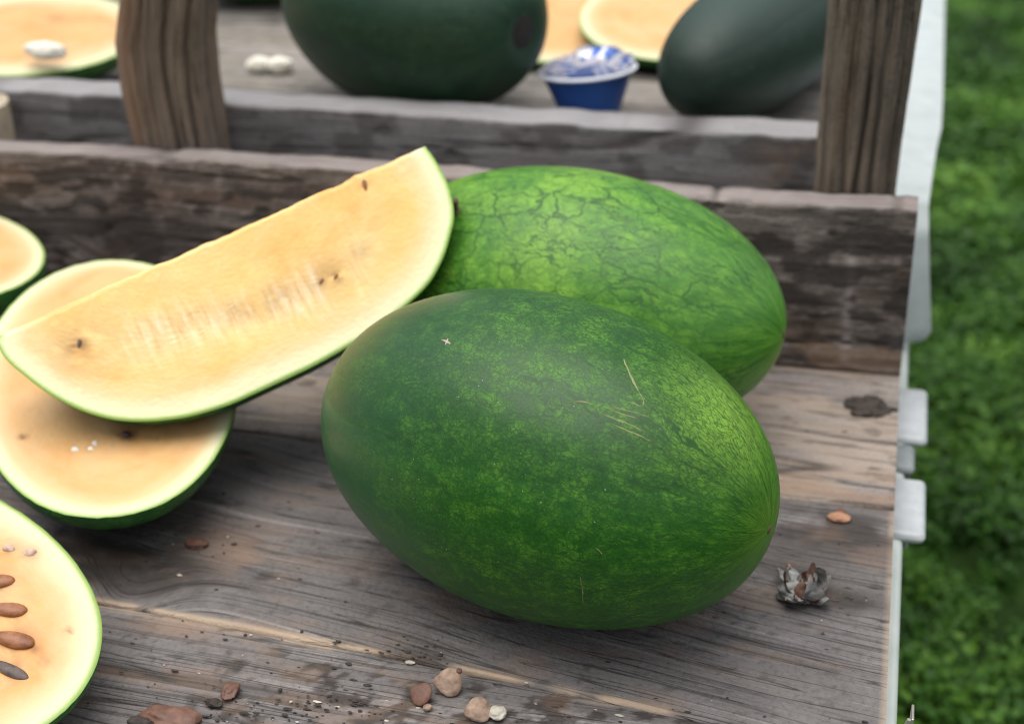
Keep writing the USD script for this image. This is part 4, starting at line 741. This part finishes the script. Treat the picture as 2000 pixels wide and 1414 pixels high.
t_ = thing("wood_scrap", "rust red flake in the shade beneath the flat melon half", "bark scrap", (-0.495, -0.359, 0.0)); obj("bark_piece", lump((0, 0, -0.001), 0.0085, 31, (1.1, .7, .3), .8), "leaf_rust", t_, True)
t_ = thing("wood_scrap", "dark splintered clump near the back board at the right end", "bark scrap", (-0.026, -0.056, 0.0))
for k in range(36): 
    a_ = random.uniform(0, 6.28); rr_ = random.uniform(0, 0.019); obj("splinter", lump((rr_ * math.cos(a_) * 1.0, rr_ * math.sin(a_) * 0.8, -0.0012), random.uniform(.0025, .0065), 40 + k, (random.uniform(.7, 1.8), random.uniform(.5, 1.1), random.uniform(.14, .30)), 1.1, 2), "bark_dark", t_, True)
t_ = thing("wood_chip", "orange wood chip at the seam near the right edge", "chip", (-0.0395, -0.2265, 0.0)); obj("sliver", lump((0, -0.004, -0.001), 0.0072, 51, (1.2, .8, .35), .6), "chip_orange", t_, True); obj("sliver", lump((0.001, 0.005, -0.001), 0.004, 53, (.8, 1.2, .4), .6), "leaf_rust", t_, True)

def petal(L_, w_, curl, seed, n=9, m=5):
    r = np.random.default_rng(seed); V = []
    for i in range(n):
        t = i / (n - 1); ww = w_ * math.sin(math.pi * min(1, 0.12 + 0.86 * t)) ** 0.7
        for j in range(m):
            s = (j / (m - 1) - .5) * 2; V.append([L_ * t * math.cos(curl * t), s * ww, L_ * t * math.sin(curl * t) * 0.9 + 0.35 * ww * s * s + 0.0008 * r.normal()])
    V = np.array(V); F = []
    for i in range(n - 1):
        for j in range(m - 1): A = i * m + j; F += [[A, A + m, A + m + 1], [A, A + m + 1, A + 1]]
    V2_ = V - [0, 0, 0.0005]; k = len(V); F = np.array(F); return np.vstack([V, V2_]), np.vstack([F, F[:, ::-1] + k])
dry = thing("dried_flower", "shrivelled grey dried flower head on the plank right of the front melon", "dried flower", (-0.0565, -0.3325, 0.0))
obj("flower_core", lump((0, -0.003, -0.001), 0.0085, 61, (1.1, .9, .8), 1.2), "leaf_rust", dry, True)
obj("flower_core", lump((-0.011, -0.004, -0.001), 0.0075, 63, (1.1, 1, .8), 1.3), "leaf_grey", dry, True)
for k in range(26):
    az_ = k * 2.4 + random.uniform(-.3, .3); V, F = petal(random.uniform(.012, .027), random.uniform(.0032, .0066), random.uniform(.2, 1.5), k); c, s = math.cos(az_), math.sin(az_)
    V = np.c_[V[:, 0] * c - V[:, 1] * s, V[:, 0] * s + V[:, 1] * c, V[:, 2]] + [random.uniform(-.006, .006), random.uniform(-.004, .005), random.uniform(.001, .006)]
    obj("petal", (V, F), "leaf_grey" if k % 6 else "leaf_rust", dry, True)
obj("stalk", stub((-0.006, 0.004, 0.004), (-0.013, 0.022, 0.010), 0.0018, 0.0013, 3, 8, 8), "chip_orange", dry, True)

# loose bits and dust: too many and too small to count
bits = []
clus = ((-0.355, -0.505, .014), (-0.205, -0.500, .016), (-0.325, -0.497, .012), (-0.39, -0.53, .018), (-0.30, -0.445, .012), (-0.045, -0.325, .014), (-0.29, -0.51, .02), (-0.50, -0.36, .02))
for k in range(600):
    x = random.uniform(-0.60, -0.005); y = random.uniform(-0.56, -0.03)
    if k >= 340:
        c_ = clus[k % len(clus)]; x, y = random.gauss(c_[0], c_[2]), random.gauss(c_[1], c_[2] * .6)
        if x > -0.006: continue
    elif random.random() < 0.6: y = random.uniform(-0.56, -0.44)
    if ((x + .235) / .12) ** 2 + ((y + .356) / .075) ** 2 < 1 or ((x + .265) / .12) ** 2 + ((y + .113) / .07) ** 2 < 1: continue
    r = abs(random.gauss(0, 0.0006)) + 0.00035
    bits.append(trimesh.Trimesh(*lump((x, y, -0.0007), r, 200 + k, (random.uniform(.7, 2.2), random.uniform(.5, 1.1), .38), 1.1, 1), process=False))
pale_bits, dark_bits = bits[3::11], [b for i, b in enumerate(bits) if i % 11 != 3]
tag(obj("crumbs", trimesh.util.concatenate(dark_bits), "bark_dark"), "scattered dark specks of dirt on the tray planks", "crumbs", kind="stuff")
tag(obj("pale_crumbs", trimesh.util.concatenate(pale_bits), "pale_dust"), "scattered pale specks of dried pulp on the tray planks", "crumbs", kind="stuff")
